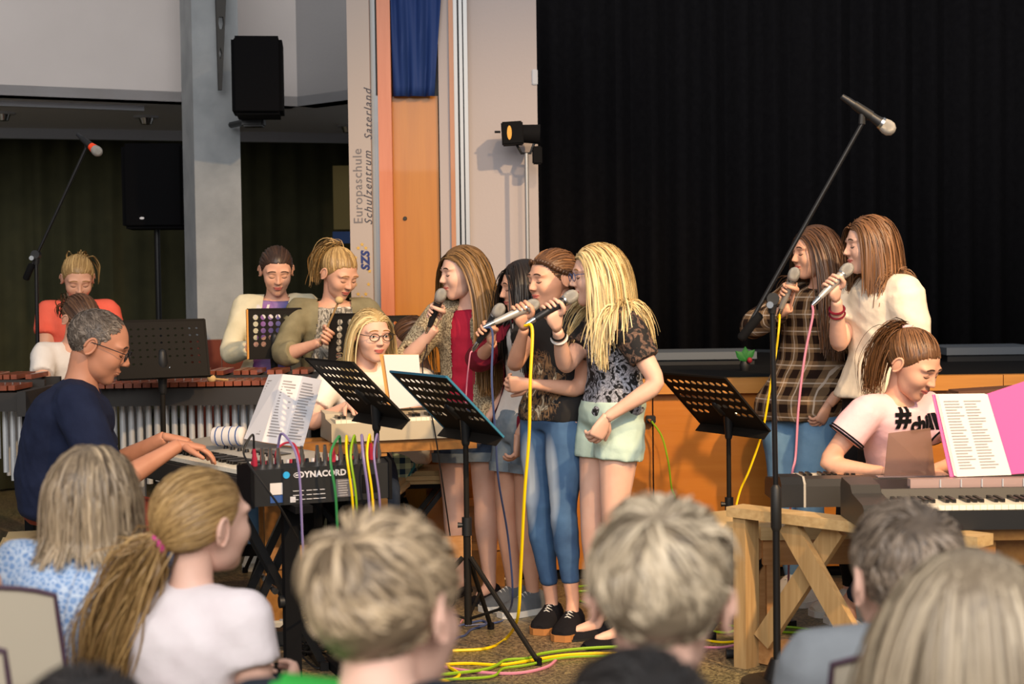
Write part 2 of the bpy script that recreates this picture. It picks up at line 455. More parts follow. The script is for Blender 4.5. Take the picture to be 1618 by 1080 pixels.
def floral():
    m, nt, b = nodes_of('blue_floral'); tc = nt.nodes.new('ShaderNodeTexCoord')
    v = nt.nodes.new('ShaderNodeTexVoronoi'); v.feature = 'DISTANCE_TO_EDGE'; v.inputs['Scale'].default_value = 75
    n = nt.nodes.new('ShaderNodeTexNoise'); n.inputs['Scale'].default_value = 45
    nt.links.new(tc.outputs['Object'], v.inputs['Vector']); nt.links.new(tc.outputs['Object'], n.inputs['Vector'])
    r = ramp(nt, [(0.35, '6d8fbe'), (0.65, '93aed2')]); nt.links.new(n.outputs['Fac'], r.inputs['Fac'])
    nt.links.new(mixc(nt, mth(nt, 'LESS_THAN', v.outputs['Distance'], 0.09), r.outputs['Color'], 'c8d4e4'), b.inputs['Base Color'])
    b.inputs['Roughness'].default_value = 0.9; MATS['blue_floral'] = m
floral()
def galaxy():
    m, nt, b = nodes_of('galaxy_tee'); tc = nt.nodes.new('ShaderNodeTexCoord'); s = nt.nodes.new('ShaderNodeSeparateXYZ'); nt.links.new(tc.outputs['Object'], s.inputs[0])
    n = nt.nodes.new('ShaderNodeTexNoise'); n.inputs['Scale'].default_value = 9; n.inputs['Detail'].default_value = 4; nt.links.new(tc.outputs['Object'], n.inputs['Vector'])
    f = mth(nt, 'ADD', mth(nt, 'MULTIPLY', s.outputs['Y'], 2.6), n.outputs['Fac'])
    r = ramp(nt, [(0.15, '8a3f8c'), (0.5, '8c6fa4'), (0.85, '46538c')]); nt.links.new(f, r.inputs['Fac']); nt.links.new(r.outputs['Color'], b.inputs['Base Color'])
    b.inputs['Roughness'].default_value = 0.9; MATS['galaxy_tee'] = m
galaxy()
def printed(name, ground, stops, zc, zr, yr, sc=18):
    """black tee with a large print of fur-like strokes on the chest (front half, round zc)"""
    m, nt, b = nodes_of(name); tc = nt.nodes.new('ShaderNodeTexCoord'); s = nt.nodes.new('ShaderNodeSeparateXYZ'); nt.links.new(tc.outputs['Object'], s.inputs[0])
    mp = nt.nodes.new('ShaderNodeMapping'); mp.inputs['Scale'].default_value = (1, 1.0, 0.55); mp.inputs['Rotation'].default_value = (0.6, 0, 0); nt.links.new(tc.outputs['Object'], mp.inputs['Vector'])
    n = nt.nodes.new('ShaderNodeTexNoise'); n.inputs['Scale'].default_value = sc; n.inputs['Detail'].default_value = 5; n.inputs['Distortion'].default_value = 2.0; nt.links.new(mp.outputs['Vector'], n.inputs['Vector'])
    r = ramp(nt, stops); nt.links.new(n.outputs['Fac'], r.inputs['Fac'])
    q = mth(nt, 'ADD', mth(nt, 'POWER', mth(nt, 'DIVIDE', mth(nt, 'SUBTRACT', s.outputs['Z'], zc), zr), 2.0), mth(nt, 'POWER', mth(nt, 'DIVIDE', s.outputs['Y'], yr), 2.0))
    q = mth(nt, 'ADD', q, mth(nt, 'MULTIPLY', mth(nt, 'SUBTRACT', n.outputs['Fac'], 0.5), 3.0)); f = mth(nt, 'MULTIPLY', mth(nt, 'LESS_THAN', q, 1.0), mth(nt, 'GREATER_THAN', s.outputs['X'], 0.0))
    nt.links.new(mixc(nt, f, ground, r.outputs['Color']), b.inputs['Base Color']); b.inputs['Roughness'].default_value = 0.9; MATS[name] = m
printed('tiger_tee', '161517', [(0.40, '161517'), (0.5, '8a6a4a'), (0.56, '2a221e'), (0.64, 'd8c4a4')], 0.98, 0.15, 0.12, 24)
printed('photo_tee', 'e8e0d6', [(0.38, '5a564e'), (0.5, 'b8b2a6'), (0.58, '3c3a36'), (0.68, 'e8e2d6')], 1.13, 0.22, 0.12)
def jeans():
    m, nt, b = nodes_of('washed_jeans'); tc = nt.nodes.new('ShaderNodeTexCoord'); s = nt.nodes.new('ShaderNodeSeparateXYZ'); nt.links.new(tc.outputs['Object'], s.inputs[0])
    n = nt.nodes.new('ShaderNodeTexNoise'); n.inputs['Scale'].default_value = 7; n.inputs['Detail'].default_value = 5; nt.links.new(tc.outputs['Object'], n.inputs['Vector'])
    q = mth(nt, 'ADD', mth(nt, 'POWER', mth(nt, 'DIVIDE', mth(nt, 'SUBTRACT', s.outputs['Z'], 0.60), 0.20), 2.0), mth(nt, 'POWER', mth(nt, 'DIVIDE', mth(nt, 'SUBTRACT', mth(nt, 'ABSOLUTE', s.outputs['Y']), 0.07), 0.05), 2.0))
    f = mth(nt, 'MULTIPLY', mth(nt, 'SUBTRACT', 1.15, q), mth(nt, 'GREATER_THAN', s.outputs['X'], 0.0))
    r = ramp(nt, [(0.3, '2c486e'), (0.7, '466a92')]); nt.links.new(n.outputs['Fac'], r.inputs['Fac'])
    cl = nt.nodes.new('ShaderNodeClamp'); nt.links.new(f, cl.inputs[0])
    nt.links.new(mixc(nt, cl.outputs[0], r.outputs['Color'], 'aebccc'), b.inputs['Base Color']); b.inputs['Roughness'].default_value = 0.9; MATS['washed_jeans'] = m
jeans()
# ------------------------------------------------------------------ the setting
def S(mb, name, mat, **kw): return mb.build(name, mat, kind='structure', **kw)
S(MB().box((0, 5.0, -0.05), (14, 16, 0.1)), 'floor', 'terrazzo')

S(MB().box((-6.6, 5.0, 2.75), (.15, 16, 5.5)), 'wall_left', 'white_wall')
S(MB().box((6.6, 5.0, 2.75), (.15, 16, 5.5)), 'wall_right', 'white_wall')
def slab(p0, p1, z0, z1, t, mat, name, back=True):
    a, b = Vector((p0.x, p0.y, 0)), Vector((p1.x, p1.y, 0)); n = Vector((-(b - a).y, (b - a).x, 0)).normalized() * t
    m = MB(); m.prism([a + Vector((0, 0, z0)), b + Vector((0, 0, z0)), b + n + Vector((0, 0, z0)), a + n + Vector((0, 0, z0))], (0, 0, z1 - z0)); return S(m, name, mat)
ZS = 2.53
wa0, wa1 = P(-160, 150, 8.56), P(470, 168, 9.52); wa0 = wa1 + (wa0 - wa1) * 2.1
wb1 = P(640, 150, 8.92)
slab(wa0, wa1, ZS, 5.5, 0.15, 'white_wall', 'wall_hall')
slab(wa1, wb1, ZS, 5.5, 0.15, 'grey_wall', 'wall_corner')
c0, c1 = P(-220, 203, 10.35), P(700, 213, 11.5); c0 = c1 + (c0 - c1) * 1.75
m = MB(); m.prism([Vector((wa0.x, wa0.y, ZS)), Vector((wa1.x, wa1.y, ZS)), Vector((wb1.x, wb1.y, ZS)), Vector((c1.x, c1.y + .1, ZS)), Vector((c0.x, c0.y + .1, ZS))], (0, 0, 0.06)); S(m, 'ceiling', 'soffit_grey')
slab(c0 - Vector((0, .06, 0)), c1 - Vector((0, .06, 0)), ZS - 0.07, ZS, 0.03, 'trim_grey', 'trim_1')
slab(wa0 + Vector((.1, .35, 0)), wa0.lerp(wa1, .79) + Vector((0, .30, 0)), ZS - 0.03, ZS + .001, 0.05, 'trim_grey', 'trim_2')
slab(c0 + Vector((0, .30, 0)), c1 + Vector((0, .30, 0)), 0, 2.6, 0.1, 'hall_curtain', 'wall_back')

def curtain(name, a, b, z0, z1, amp, per, mat, label, cols=6, seed=3):
    rng = random.Random(seed); a, b = Vector((a.x, a.y, 0)), Vector((b.x, b.y, 0)); d = (b - a); L = d.length; d.normalize(); n = Vector((d.y, -d.x, 0))
    N = int(L / per * cols); V = []; ph = [rng.uniform(-.7, .7) for _ in range(int(L / per) + 3)]; am = [rng.uniform(.6, 1.2) for _ in ph]
    for j, z in enumerate((z0, z0 + (z1 - z0) * .5, z1)):
        for i in range(N + 1):
            s = L * i / N; k = int(s / per); o = amp * am[k] * math.sin(2 * PI * s / per + ph[k] * .5) * (1.0, .9, .75)[j]; V.append(a + d * s + n * (o) + Vector((0, 0, z)))
    M1 = N + 1; F = [(j * M1 + i, j * M1 + i + 1, (j + 1) * M1 + i + 1, (j + 1) * M1 + i) for j in range(2) for i in range(N)]
    m = MB(); m.add(V, F); o = m.build(name, mat, smooth=True, label=label, cat='curtain', fix=False)
    s = o.modifiers.new('thickness', 'SOLIDIFY'); s.thickness = 0.006
    return o
curtain('hall_curtain', c0, c1, 0.02, ZS - .07, 0.03, 0.16, 'hall_curtain', 'dark olive pleated curtain behind the concrete pillar and loudspeakers')
# downlights in the low ceiling
for px, py, lb in ((4, 178, 'leftmost small ceiling downlight under the white wall edge'), (231, 184, 'small ceiling downlight just left of the concrete pillar'), (550, 198, 'small ceiling downlight beside the lettered banner')):
    p = G(px, py, ZS); t = thing('ceiling_downlight', lb, 'light', (p.x, p.y, ZS - 0.06))
    m = MB(); m.tube([p - Vector((0, 0, .012)), p + Vector((0, 0, .002))], [.075, .085], 20); m.build('trim_ring', 'trim_grey', t, True)
    m = MB(); m.tube([p - Vector((0, 0, .05)), p - Vector((0, 0, .012))], [.035, .05], 16); m.build('reflector', 'chrome', t, True)

# concrete pillar with tiled base
q0, q1, q2 = P(308, 300, 8.50), P(381, 300, 8.60), P(290, 300, 8.78)
base = [Vector((q.x, q.y, 0)) for q in (q0, q1, q1 + (q2 - q0), q2)]
ztile = P(350, 535, 8.55).z
m = MB(); m.prism([b + Vector((0, 0, ztile)) for b in base], (0, 0, 4.6 - ztile)); pil = m.build('pillar', 'concrete', label='rough grey concrete pillar carrying a loudspeaker', cat='pillar', kind='structure')
ctr = sum(base, Vector()) / 4; inner = [ctr + (b - ctr) * 0.985 for b in base]
m = MB(); m.prism(inner, (0, 0, ztile)); m.build('pillar_core', 'grout', pil)
fx = (base[1] - base[0]); fn = Vector((fx.y, -fx.x, 0)).normalized()
sx = (base[3] - base[0]); sn = Vector((-sx.y, sx.x, 0)).normalized(); sn = sn if sn.x < 0 else -sn
rows = 6; th = ztile / rows
for (o_, e_, nn) in ((base[0], fx, fn), (base[0], sx, sn)):
    for r_ in range(rows):
        for k in range(2):
            a = o_ + e_ * (k * .5 + .008) + Vector((0, 0, r_ * th + .004)); b = o_ + e_ * (k * .5 + .492) + Vector((0, 0, r_ * th + .004))
            m = MB(); m.prism([a - nn * .004, b - nn * .004, b + nn * .006, a + nn * .006], (0, 0, th - .008)); m.build('tile', 'red_tile', pil)
# tapering steel bracket with oval holes on the pillar
def bracket():
    top = P(350, -60, 8.50); n = fn; u = fx.normalized(); off = n * 0.02
    def pt(px, py): q = P(px, py, 8.46); return q
    outline_l = [(340, -60), (342, 60), (345, 142)]; outline_r = [(358, -60), (356, 60), (351, 142)]
    zt = [pt(349, y).z for y in np.linspace(-60, 142, 22)]; ys = np.linspace(-60, 142, 22)
    holes = [(349.5, 35, 4.4, 13), (348.5, 84, 2.4, 7)]
    V = []; F = []; m = MB()
    def strip(xa0, xa1, xb0, xb1, y0, y1):
        a, b, c, d = pt(xa0, y0), pt(xa1, y0), pt(xb1, y1), pt(xb0, y1); m.prism([a, b, c, d], n * -0.03)
    for y0, y1 in zip(ys[:-1], ys[1:]):
        def lr(y): return np.interp(y, [-60, 142], [339.5, 346]), np.interp(y, [-60, 142], [360, 351])
        l0, r0 = lr(y0); l1, r1 = lr(y1); h = None
        for cx, cy, rx, ry in holes:
            if cy - ry < (y0 + y1) / 2 < cy + ry: h = (cx, cy, rx, ry)
        if h is None: strip(l0, r0, l1, r1, y0, y1)
        else:
            g = lambda y: h[2] * math.sqrt(max(0, 1 - ((y - h[1]) / h[3]) ** 2)); strip(l0, h[0] - g(y0), l1, h[0] - g(y1), y0, y1); strip(h[0] + g(y0), r0, h[0] + g(y1), r1, y0, y1)
    m.build('steel_bracket', 'steel_bracket', label='dark tapering steel bracket with oval holes on the concrete pillar', cat='bracket')
bracket()

# proscenium side: lettered banner post, timber post, door, blue flag, aluminium track, white wall
def upright(px0, px1, y0, y1, dep, thick, name, mat, **kw):
    a, b = P(px0, (y0 + y1) / 2, dep), P(px1, (y0 + y1) / 2, dep); zt, zb = P((px0 + px1) / 2, y0, dep).z, P((px0 + px1) / 2, y1, dep).z
    m = MB(); m.box(((a.x + b.x) / 2, dep + thick / 2, (zt + zb) / 2), (b.x - a.x, thick, zt - zb)); return m.build(name, mat, **kw)
YP = 7.9
ban = upright(554, 589, -90, 900, YP - .10, 0.06, 'banner', 'banner_white', label='tall pale school banner with vertical lettering beside the timber post', cat='banner')
def vtext(body, size, px, py, mat, **kw):
    o = P(px, py, YP - .102); return lettering('lettering', body, size, o, (0, 0, 1), (-1, 0, 0), mat, ban, extrude=0.0004, **kw)
vtext('Europaschule', 0.066, 566, 294, 'print_grey', space=1.08)
vtext('Schulzentrum', 0.056, 582, 297, 'print_dark', shear=0.35, space=1.22); vtext('Saterland', 0.056, 582, 181, 'print_dark', shear=0.35, space=1.22)
vtext('SZS', 0.058, 578, 412, 'print_blue', bold=0.003, space=1.1, shear=.2)
for k in range(12):
    a = 2 * PI * k / 12; cpt = P(572 + 12 * math.cos(a), 428 + 42 * math.sin(a), YP - .1015)
    m = MB(); m.prism([cpt + Vector((math.cos(PI / 2 + i * PI / 5), 0, math.sin(PI / 2 + i * PI / 5))) * (.012 if i % 2 == 0 else .005) for i in range(10)], (0, -.0006, 0)); m.build('star', 'print_yellow', ban)
upright(590, 602, -90, 900, YP, .08, 'trim_3', 'aluminium', kind='structure')
upright(592, 598, -90, 150, YP - .01, .02, 'trim_4', 'steel_bracket', kind='structure')
upright(601, 622, -90, 900, YP - .04, .12, 'trim_5', 'post_wood', kind='structure')
door = upright(620, 697, 152, 900, YP + .03, .05, 'door_1', 'door_wood', kind='structure')
kp = P(640, 345, YP + .03); m = MB(); m.tube([kp + Vector((0, .004, 0)), kp - Vector((0, .010, 0))], [.012, .009], 14); m.build('lock_cylinder', 'steel_bracket', door, True)
upright(616, 722, -90, 900, YP + .12, .06, 'wall_proscenium', 'grey_wall', kind='structure')
upright(697, 716, -90, 900, YP + .0, .10, 'trim_6', 'stage_wall_white', kind='structure')
upright(714, 721, -90, 900, YP - .02, .12, 'trim_7', 'strip_wood', kind='structure')
for i, (a, b, dy, mt) in enumerate(((721, 727, 0, 'aluminium'), (727, 730, .03, 'black_metal'), (730, 735, 0, 'aluminium'), (735, 737, .03, 'black_metal'), (737, 743, 0, 'aluminium'))):
    upright(a, b, -90, 900, YP - .01 + dy, .10, 'trim_%d' % (8 + i), mt, kind='structure')
upright(743, 852, -90, 900, YP + .05, .10, 'wall_stage_left', 'stage_wall_white', kind='structure')
# flag: blue cloth folded down over the door head
def flag():
    Nx, Nz = 36, 14; V = []
    for j in range(Nz + 1):
        t = j / Nz; y = -90 + (152 + 90) * t; xr = np.interp(y, [-90, 0, 152], [700, 697, 686]); xl = np.interp(y, [-90, 152], [614, 621])
        for i in range(Nx + 1):
            s = i / Nx; px = xl + (xr - xl) * s; q = P(px, y, YP - .02); q.y += 0.012 * math.sin(s * 17 + t * 1.5) * (.5 + .5 * t) + .008 * math.sin(s * 31 - t * 4); V.append(q)
    F = [(j * (Nx + 1) + i, j * (Nx + 1) + i + 1, (j + 1) * (Nx + 1) + i + 1, (j + 1) * (Nx + 1) + i) for j in range(Nz) for i in range(Nx)]
    m = MB(); m.add(V, F); o = m.build('flag', 'flag_blue', smooth=True, fix=False, label='deep blue flag hanging in folds above the orange wooden door', cat='flag'); o.modifiers.new('thickness', 'SOLIDIFY').thickness = 0.003
flag()
# white wall switch
sp = P(845, 122, YP + .05); m = MB(); m.box(sp, (.03, .02, .08), bevel=.004); m.build('wall_switch', 'trim_grey', label='small pale wall switch at the edge of the black curtain', cat='switch')
# notice board on the hall curtain
npnl = thing('notice_board', 'yellowish notice panel on the dark curtain left of the banner', 'notice board', P(541, 480, 10.6))
a, b = P(526, 262, 10.6), P(562, 362, 10.6); m = MB(); m.box(((a.x + b.x) / 2, 10.6, (a.z + b.z) / 2), (b.x - a.x, .03, a.z - b.z)); m.build('panel', 'notice', npnl)
a, b = P(526, 366, 10.6), P(562, 384, 10.6); m = MB(); m.box(((a.x + b.x) / 2, 10.6, (a.z + b.z) / 2), (b.x - a.x, .03, a.z - b.z)); m.build('caption_strip', 'blue_print', npnl)

# the stage
YS = 7.15
ZT = P(1120, 597, YS).z
sx0, sx1 = P(672, 700, YS).x, 3.6
m = MB(); m.box(((sx0 + sx1) / 2, YS + 1.9, ZT - .03), (sx1 - sx0, 3.74, .06)); st = m.build('stage_floor', 'black_matte', kind='structure')
m = MB(); m.box(((sx0 + sx1) / 2, YS + .06, (ZT - .09) / 2), (sx1 - sx0, .04, ZT - .09)); sf = m.build('stage_front', 'dark_rail', kind='structure')
xs = [sx0, P(838, 700, YS).x, P(1032, 700, YS).x, P(1290, 700, YS).x, 2.3, 2.95, 3.6]
for a, b in zip(xs[:-1], xs[1:]):
    m = MB(); m.box(((a + b) / 2, YS + .02, .05 + (ZT - .12) / 2), (b - a - .007, .03, ZT - .12)); m.build('panel', 'stage_wood', sf)
    m = MB(); m.box(((a + b) / 2, YS + .0, ZT - .035), (b - a - .004, .09, .07)); m.build('edge_board', 'stage_trim', sf)
m = MB(); m.box(((sx0 + sx1) / 2, YS + .045, .025), (sx1 - sx0, .03, .05)); m.build('plinth', 'black_matte', sf)
curtain('stage_curtain', Vector((-.35, 9.75, 0)), Vector((4.2, 9.75, 0)), ZT + .015, 4.4, 0.045, 0.20, 'stage_curtain', 'huge black pleated stage curtain behind the singers', cols=8, seed=5)
# step behind the singers on the stage edge: low black podium with a pale edge
for px0, px1, py0, lb in ((1022, 1192, 557, 'low dark podium with pale top on the stage behind the lone music stand'), (1497, 1640, 549, 'dark podium with pale top edge on the stage behind the seated keyboard girl')):
    a, b = P(px0, py0, 8.3), P(px1, py0, 8.3); t = thing('stage_podium', lb, 'podium', ((a.x + b.x) / 2, 8.45, ZT), 0, 'low podiums at the back of the stage')
    m = MB(); m.box(((a.x + b.x) / 2, 8.5, (ZT + a.z - .04) / 2), (b.x - a.x, .40, a.z - .04 - ZT)); m.build('body', 'black_plastic', t)
    m = MB(); m.box(((a.x + b.x) / 2, 8.5, a.z - .02), (b.x - a.x + .02, .44, .04)); m.build('top', 'podium_top', t)
# small bunch of flowers on the stage
fb = P(1177, 590, 7.7); fb.z = ZT; t = thing('flower_bunch', 'small bunch with green leaf and dark red bloom on the stage edge', 'flowers', fb)
m = MB(); m.rings([ell_ring(fb + Vector((0, 0, z)), Vector((1, 0, 0)), Vector((0, 1, 0)), r_, r_, 12) for z, r_ in ((0, .022), (.03, .028), (.05, .02))]); m.build('pot', 'black_plastic', t, True)
for dx, dz, ang in ((0, .085, 0), (.02, .08, .8), (-.022, .075, -.8)):
    m = MB(); c = fb + Vector((dx, -.02, dz)); R = Matrix.Rotation(ang, 3, 'Y'); m.rings([[c + R @ Vector((x * w_, y_ * .006, z)) for x, y_ in ((1, 0), (0, 1), (-1, 0), (0, -1))] for z, w_ in ((-.035, .004), (-.01, .020), (.012, .018), (.038, .002))]); m.build('leaf', 'leaf_green', t, True)
m = MB(); m.ell(fb + Vector((.02, -.03, .055)), (.013, .012, .015)); m.build('bloom', 'flower_red', t, True)
# ------------------------------------------------------------------ people: heads
def smin(a, b, k):
    h = np.clip(0.5 + 0.5 * (b - a) / k, 0, 1); return b * (1 - h) + a * h - k * h * (1 - h)
def sd_ell(p, c, r):
    q = (p - np.array(c)) / np.array(r); k0 = np.linalg.norm(q, axis=-1); k1 = np.linalg.norm(q / np.array(r), axis=-1)
    return k0 * (k0 - 1.0) / np.maximum(k1, 1e-9)
def sd_cap(p, a, b, ra, rb):
    a = np.array(a); b = np.array(b); ab = b - a; t = np.clip(((p - a) @ ab) / (ab @ ab), 0, 1)
    return np.linalg.norm(p - a - t[..., None] * ab, axis=-1) - (ra + (rb - ra) * t)
def head_sdf(p, man=False):
    q = p.copy(); q[..., 1] = np.abs(q[..., 1])          # x forward, y left, z up
    d = sd_ell(q, (-0.012, 0, 0.024), (0.096, 0.074, 0.086))
    d = smin(d, sd_ell(q, (0.034, 0, -0.030), (0.053, 0.056, 0.072)), 0.03)
    jw = 0.052 if man else 0.046
    d = smin(d, sd_ell(q, (0.028, 0, -0.066), (0.046, jw, 0.036)), 0.025)
    d = smin(d, sd_ell(q, (0.064, 0, -0.092), (0.020, 0.022, 0.018)), 0.02)
    d = smin(d, sd_ell(q, (0.056, 0.036, -0.026), (0.028, 0.024, 0.026)), 0.02)
    d = smin(d, sd_ell(q, (0.070, 0.026, 0.024), (0.018, 0.030, 0.010)), 0.014)
    s = sd_ell(q, (0.101, 0.031, 0.004), (0.020, 0.021, 0.013)); d = -smin(-d, s, 0.012)
    d = smin(d, sd_ell(q, (0.072, 0.031, 0.004), (0.0125, 0.0145, 0.0115)), 0.004)
    nl = 0.004 if man else 0.0
    d = smin(d, sd_cap(q, (0.083, 0, 0.012), (0.103 + nl, 0, -0.024), 0.0055, 0.0085), 0.010)
    d = smin(d, sd_ell(q, (0.094, 0.009, -0.027), (0.009, 0.007, 0.007)), 0.006)
    d = smin(d, sd_ell(q, (0.086, 0, -0.052), (0.010, 0.022, 0.0055)), 0.006)
    d = smin(d, sd_ell(q, (0.084, 0, -0.062), (0.010, 0.018, 0.006)), 0.006)
    return d
def head_radius(dirs, man):
    lo = np.full(len(dirs), 0.03); hi = np.full(len(dirs), 0.16)
    for _ in range(26):
        mid = (lo + hi) / 2; ins = head_sdf(dirs * mid[:, None], man) < 0
        lo = np.where(ins, mid, lo); hi = np.where(ins, hi, mid)
    return (lo + hi) / 2
NA, NE = 72, 52
def sphere_dirs():
    u = np.linspace(-1, 1, NA, endpoint=False); az = PI * (0.55 * u + 0.45 * u ** 3)       # denser in front
    el = np.linspace(-1, 1, NE); el = (PI / 2 * 0.985) * (0.75 * el + 0.25 * el ** 3)
    A, E = np.meshgrid(az, el)
    return np.stack([np.cos(E) * np.cos(A), np.cos(E) * np.sin(A), np.sin(E)], -1).reshape(-1, 3)
DIRS = sphere_dirs()
GRIDQ = np.array([(j * NA + i, j * NA + (i + 1) % NA, (j + 1) * NA + (i + 1) % NA, (j + 1) * NA + i) for j in range(NE - 1) for i in range(NA)])
HEADR = {False: head_radius(DIRS, False), True: head_radius(DIRS, True)}
def hairline(dirs, man=False):
    az = np.degrees(np.arctan2(np.abs(dirs[:, 1]), dirs[:, 0])); el = np.degrees(np.arcsin(np.clip(dirs[:, 2], -1, 1)))
    if man: lim = np.interp(az, [0, 35, 60, 80, 100, 130, 180], [74, 62, 40, 6, -12, -30, -42])
    else: lim = np.interp(az, [0, 30, 50, 66, 82, 100, 130, 180], [42, 40, 31, 12, -6, -18, -34, -44])
    return el - lim                                       # > 0 on the scalp
def front_x(y, z, man=False):
    lo = np.full(len(y), 0.0); hi = np.full(len(y), 0.14)
    for _ in range(24):
        mid = (lo + hi) / 2; ins = head_sdf(np.stack([mid, y, z], -1), man) < 0
        lo = np.where(ins, mid, lo); hi = np.where(ins, hi, mid)
    return lo
def patch(yz_top, yz_bot, off, man):                      # a strip over the face between two curves of (y,z)
    a = np.array(yz_top); b = np.array(yz_bot); n = len(a); pts = np.concatenate([a, (a + b) / 2, b])
    x = front_x(pts[:, 0], pts[:, 1], man) + off
    V = np.stack([x, pts[:, 0], pts[:, 1]], -1)
    Q = [(r * n + i, r * n + i + 1, (r + 1) * n + i + 1, (r + 1) * n + i) for r in range(2) for i in range(n - 1)]
    return V, np.array(Q)
def head_parts(man=False, open_eyes=False):
    """list of (V, quads, material slot): 0 skin 1 lips 2 lash 3 brow 4 white 5 iris"""
    out = [(DIRS * HEADR[man][:, None], GRIDQ, 0)]
    for s in (-1, 1):                                     # ears
        ear = MB(); R = Matrix.Rotation(s * -0.35, 3, 'Z') @ Matrix.Rotation(0.18, 3, 'Y')
        ear.ell((-0.012, s * 0.076, -0.006), (0.018, 0.0065, 0.030), R, 14, 8)
        rim = [Vector((-0.012, s * 0.0815, -0.006)) + R @ Vector((0.016 * math.cos(a), 0, 0.027 * math.sin(a))) for a in np.linspace(-1.4, 3.4, 12)]
        ear.tube(rim, 0.0042, 6, round_cap=True)
        qs = [f for f in ear.f if len(f) == 4]; out.append((np.array([tuple(v) for v in ear.v]), np.array(qs), 0))
    t = np.linspace(-1, 1, 13)
    out.append((*patch([(y * 0.023, -0.0515 + 0.004 * (1 - y * y) - 0.0022 * math.exp(-(y / .18) ** 2)) for y in t], [(y * 0.023, -0.0575 - 0.001 * (1 - y * y)) for y in t], 0.0012, man), 1))
    out.append((*patch([(y * 0.022, -0.0580 - 0.0005 * (1 - y * y)) for y in t], [(y * 0.021, -0.0585 - 0.0075 * (1 - y * y)) for y in t], 0.0012, man), 1))
    for s in (-1, 1):
        out.append((*patch([(s * (0.031 + y * 0.019), 0.0285 + 0.004 * (1 - y * y) - 0.0025 * y) for y in t], [(s * (0.031 + y * 0.019), 0.0248 + 0.003 * (1 - y * y) - 0.002 * y) for y in t], 0.0014, man), 3))
        if open_eyes:
            out.append((*patch([(s * (0.031 + y * 0.0125), 0.004 + 0.0045 * (1 - y * y)) for y in t], [(s * (0.031 + y * 0.0125), 0.004 - 0.0045 * (1 - y * y)) for y in t], 0.0010, man), 4))
            out.append((*patch([(s * (0.031 + y * 0.0048), 0.0036 + 0.0045 * math.sqrt(max(0, 1 - y * y))) for y in t], [(s * (0.031 + y * 0.0048), 0.0036 - 0.0045 * math.sqrt(max(0, 1 - y * y))) for y in t], 0.0018, man), 5))
            out.append((*patch([(s * (0.031 + y * 0.0135), 0.0046 + 0.0052 * (1 - y * y)) for y in t], [(s * (0.031 + y * 0.0135), 0.0036 + 0.0045 * (1 - y * y)) for y in t], 0.0022, man), 2))
        else:
            out.append((*patch([(s * (0.031 + y * 0.0140), 0.0005 - 0.0040 * (1 - y * y)) for y in t], [(s * (0.031 + y * 0.0140), -0.0012 - 0.0058 * (1 - y * y)) for y in t], 0.0018, man), 2))
    return out
HEADS = {(m, e): head_parts(m, e) for m in (False, True) for e in (False, True)}

# ------------------------------------------------------------------ people: bodies
def remesh(mb, voxel, smooth=4):
    me = bpy.data.meshes.new('tmp'); me.from_pydata(mb.v, [], mb.f)
    bm = bmesh.new(); bm.from_mesh(me); bmesh.ops.recalc_face_normals(bm, faces=bm.faces); bm.to_mesh(me); bm.free()
    o = bpy.data.objects.new('tmp', me); COL.objects.link(o)
    r = o.modifiers.new('r', 'REMESH'); r.mode = 'VOXEL'; r.voxel_size = voxel; r.adaptivity = 0.0
    if smooth: s = o.modifiers.new('s', 'SMOOTH'); s.factor = 0.5; s.iterations = smooth
    dg = bpy.context.evaluated_depsgraph_get(); ev = o.evaluated_get(dg); m2 = ev.to_mesh()
    V = np.zeros(len(m2.vertices) * 3); m2.vertices.foreach_get('co', V); V = V.reshape(-1, 3)
    ls = np.zeros(len(m2.loops), dtype=np.int32); m2.loops.foreach_get('vertex_index', ls)
    lt = np.zeros(len(m2.polygons), dtype=np.int32); m2.polygons.foreach_get('loop_total', lt)
    st = np.zeros(len(m2.polygons), dtype=np.int32); m2.polygons.foreach_get('loop_start', st)
    q = st[lt == 4]; Q = ls[q[:, None] + np.arange(4)] if len(q) else np.zeros((0, 4), int)
    ev.to_mesh_clear(); bpy.data.objects.remove(o); bpy.data.meshes.remove(me)
    return V, Q
def ik(a, t, l1, l2, pole):
    d = t - a; L = d.length
    if L > 0.995 * (l1 + l2): k = L / (0.995 * (l1 + l2)); l1 *= k; l2 *= k
    if L < 1.02 * abs(l1 - l2): L = 1.02 * abs(l1 - l2)
    u = d.normalized(); ca = (l1 * l1 + L * L - l2 * l2) / (2 * l1 * L); ca = max(-1, min(1, ca))
    n = pole - u * pole.dot(u)
    if n.length < 1e-4: n = u.orthogonal()
    n.normalize()
    return a + u * (l1 * ca) + n * (l1 * math.sqrt(1 - ca * ca))
ARM_R = [(0.0, .034), (.25, .031), (.6, .026), (1.0, .0215), (1.3, .0225), (1.7, .0165), (2.0, .0140)]
LEG_R = [(0.0, .055), (.3, .053), (.65, .043), (1.0, .033), (1.3, .0345), (1.6, .026), (1.9, .0195), (2.0, .0190)]
TORSO = [(-.16, .060, .050), (-.06, .094, .066), (.06, .100, .070), (.22, .090, .062), (.40, .080, .055), (.60, .088, .062), (.76, .096, .068), (.88, .098, .062), (.96, .078, .048), (1.03, .036, .034)]
TORSO_M = [(-.16, .060, .050), (-.06, .092, .068), (.06, .098, .075), (.22, .098, .076), (.40, .098, .074), (.60, .104, .074), (.76, .112, .076), (.88, .114, .068), (.96, .085, .052), (1.03, .038, .036)]
def sample(tbl, t): return float(np.interp(t, [x[0] for x in tbl], [x[1] for x in tbl]))
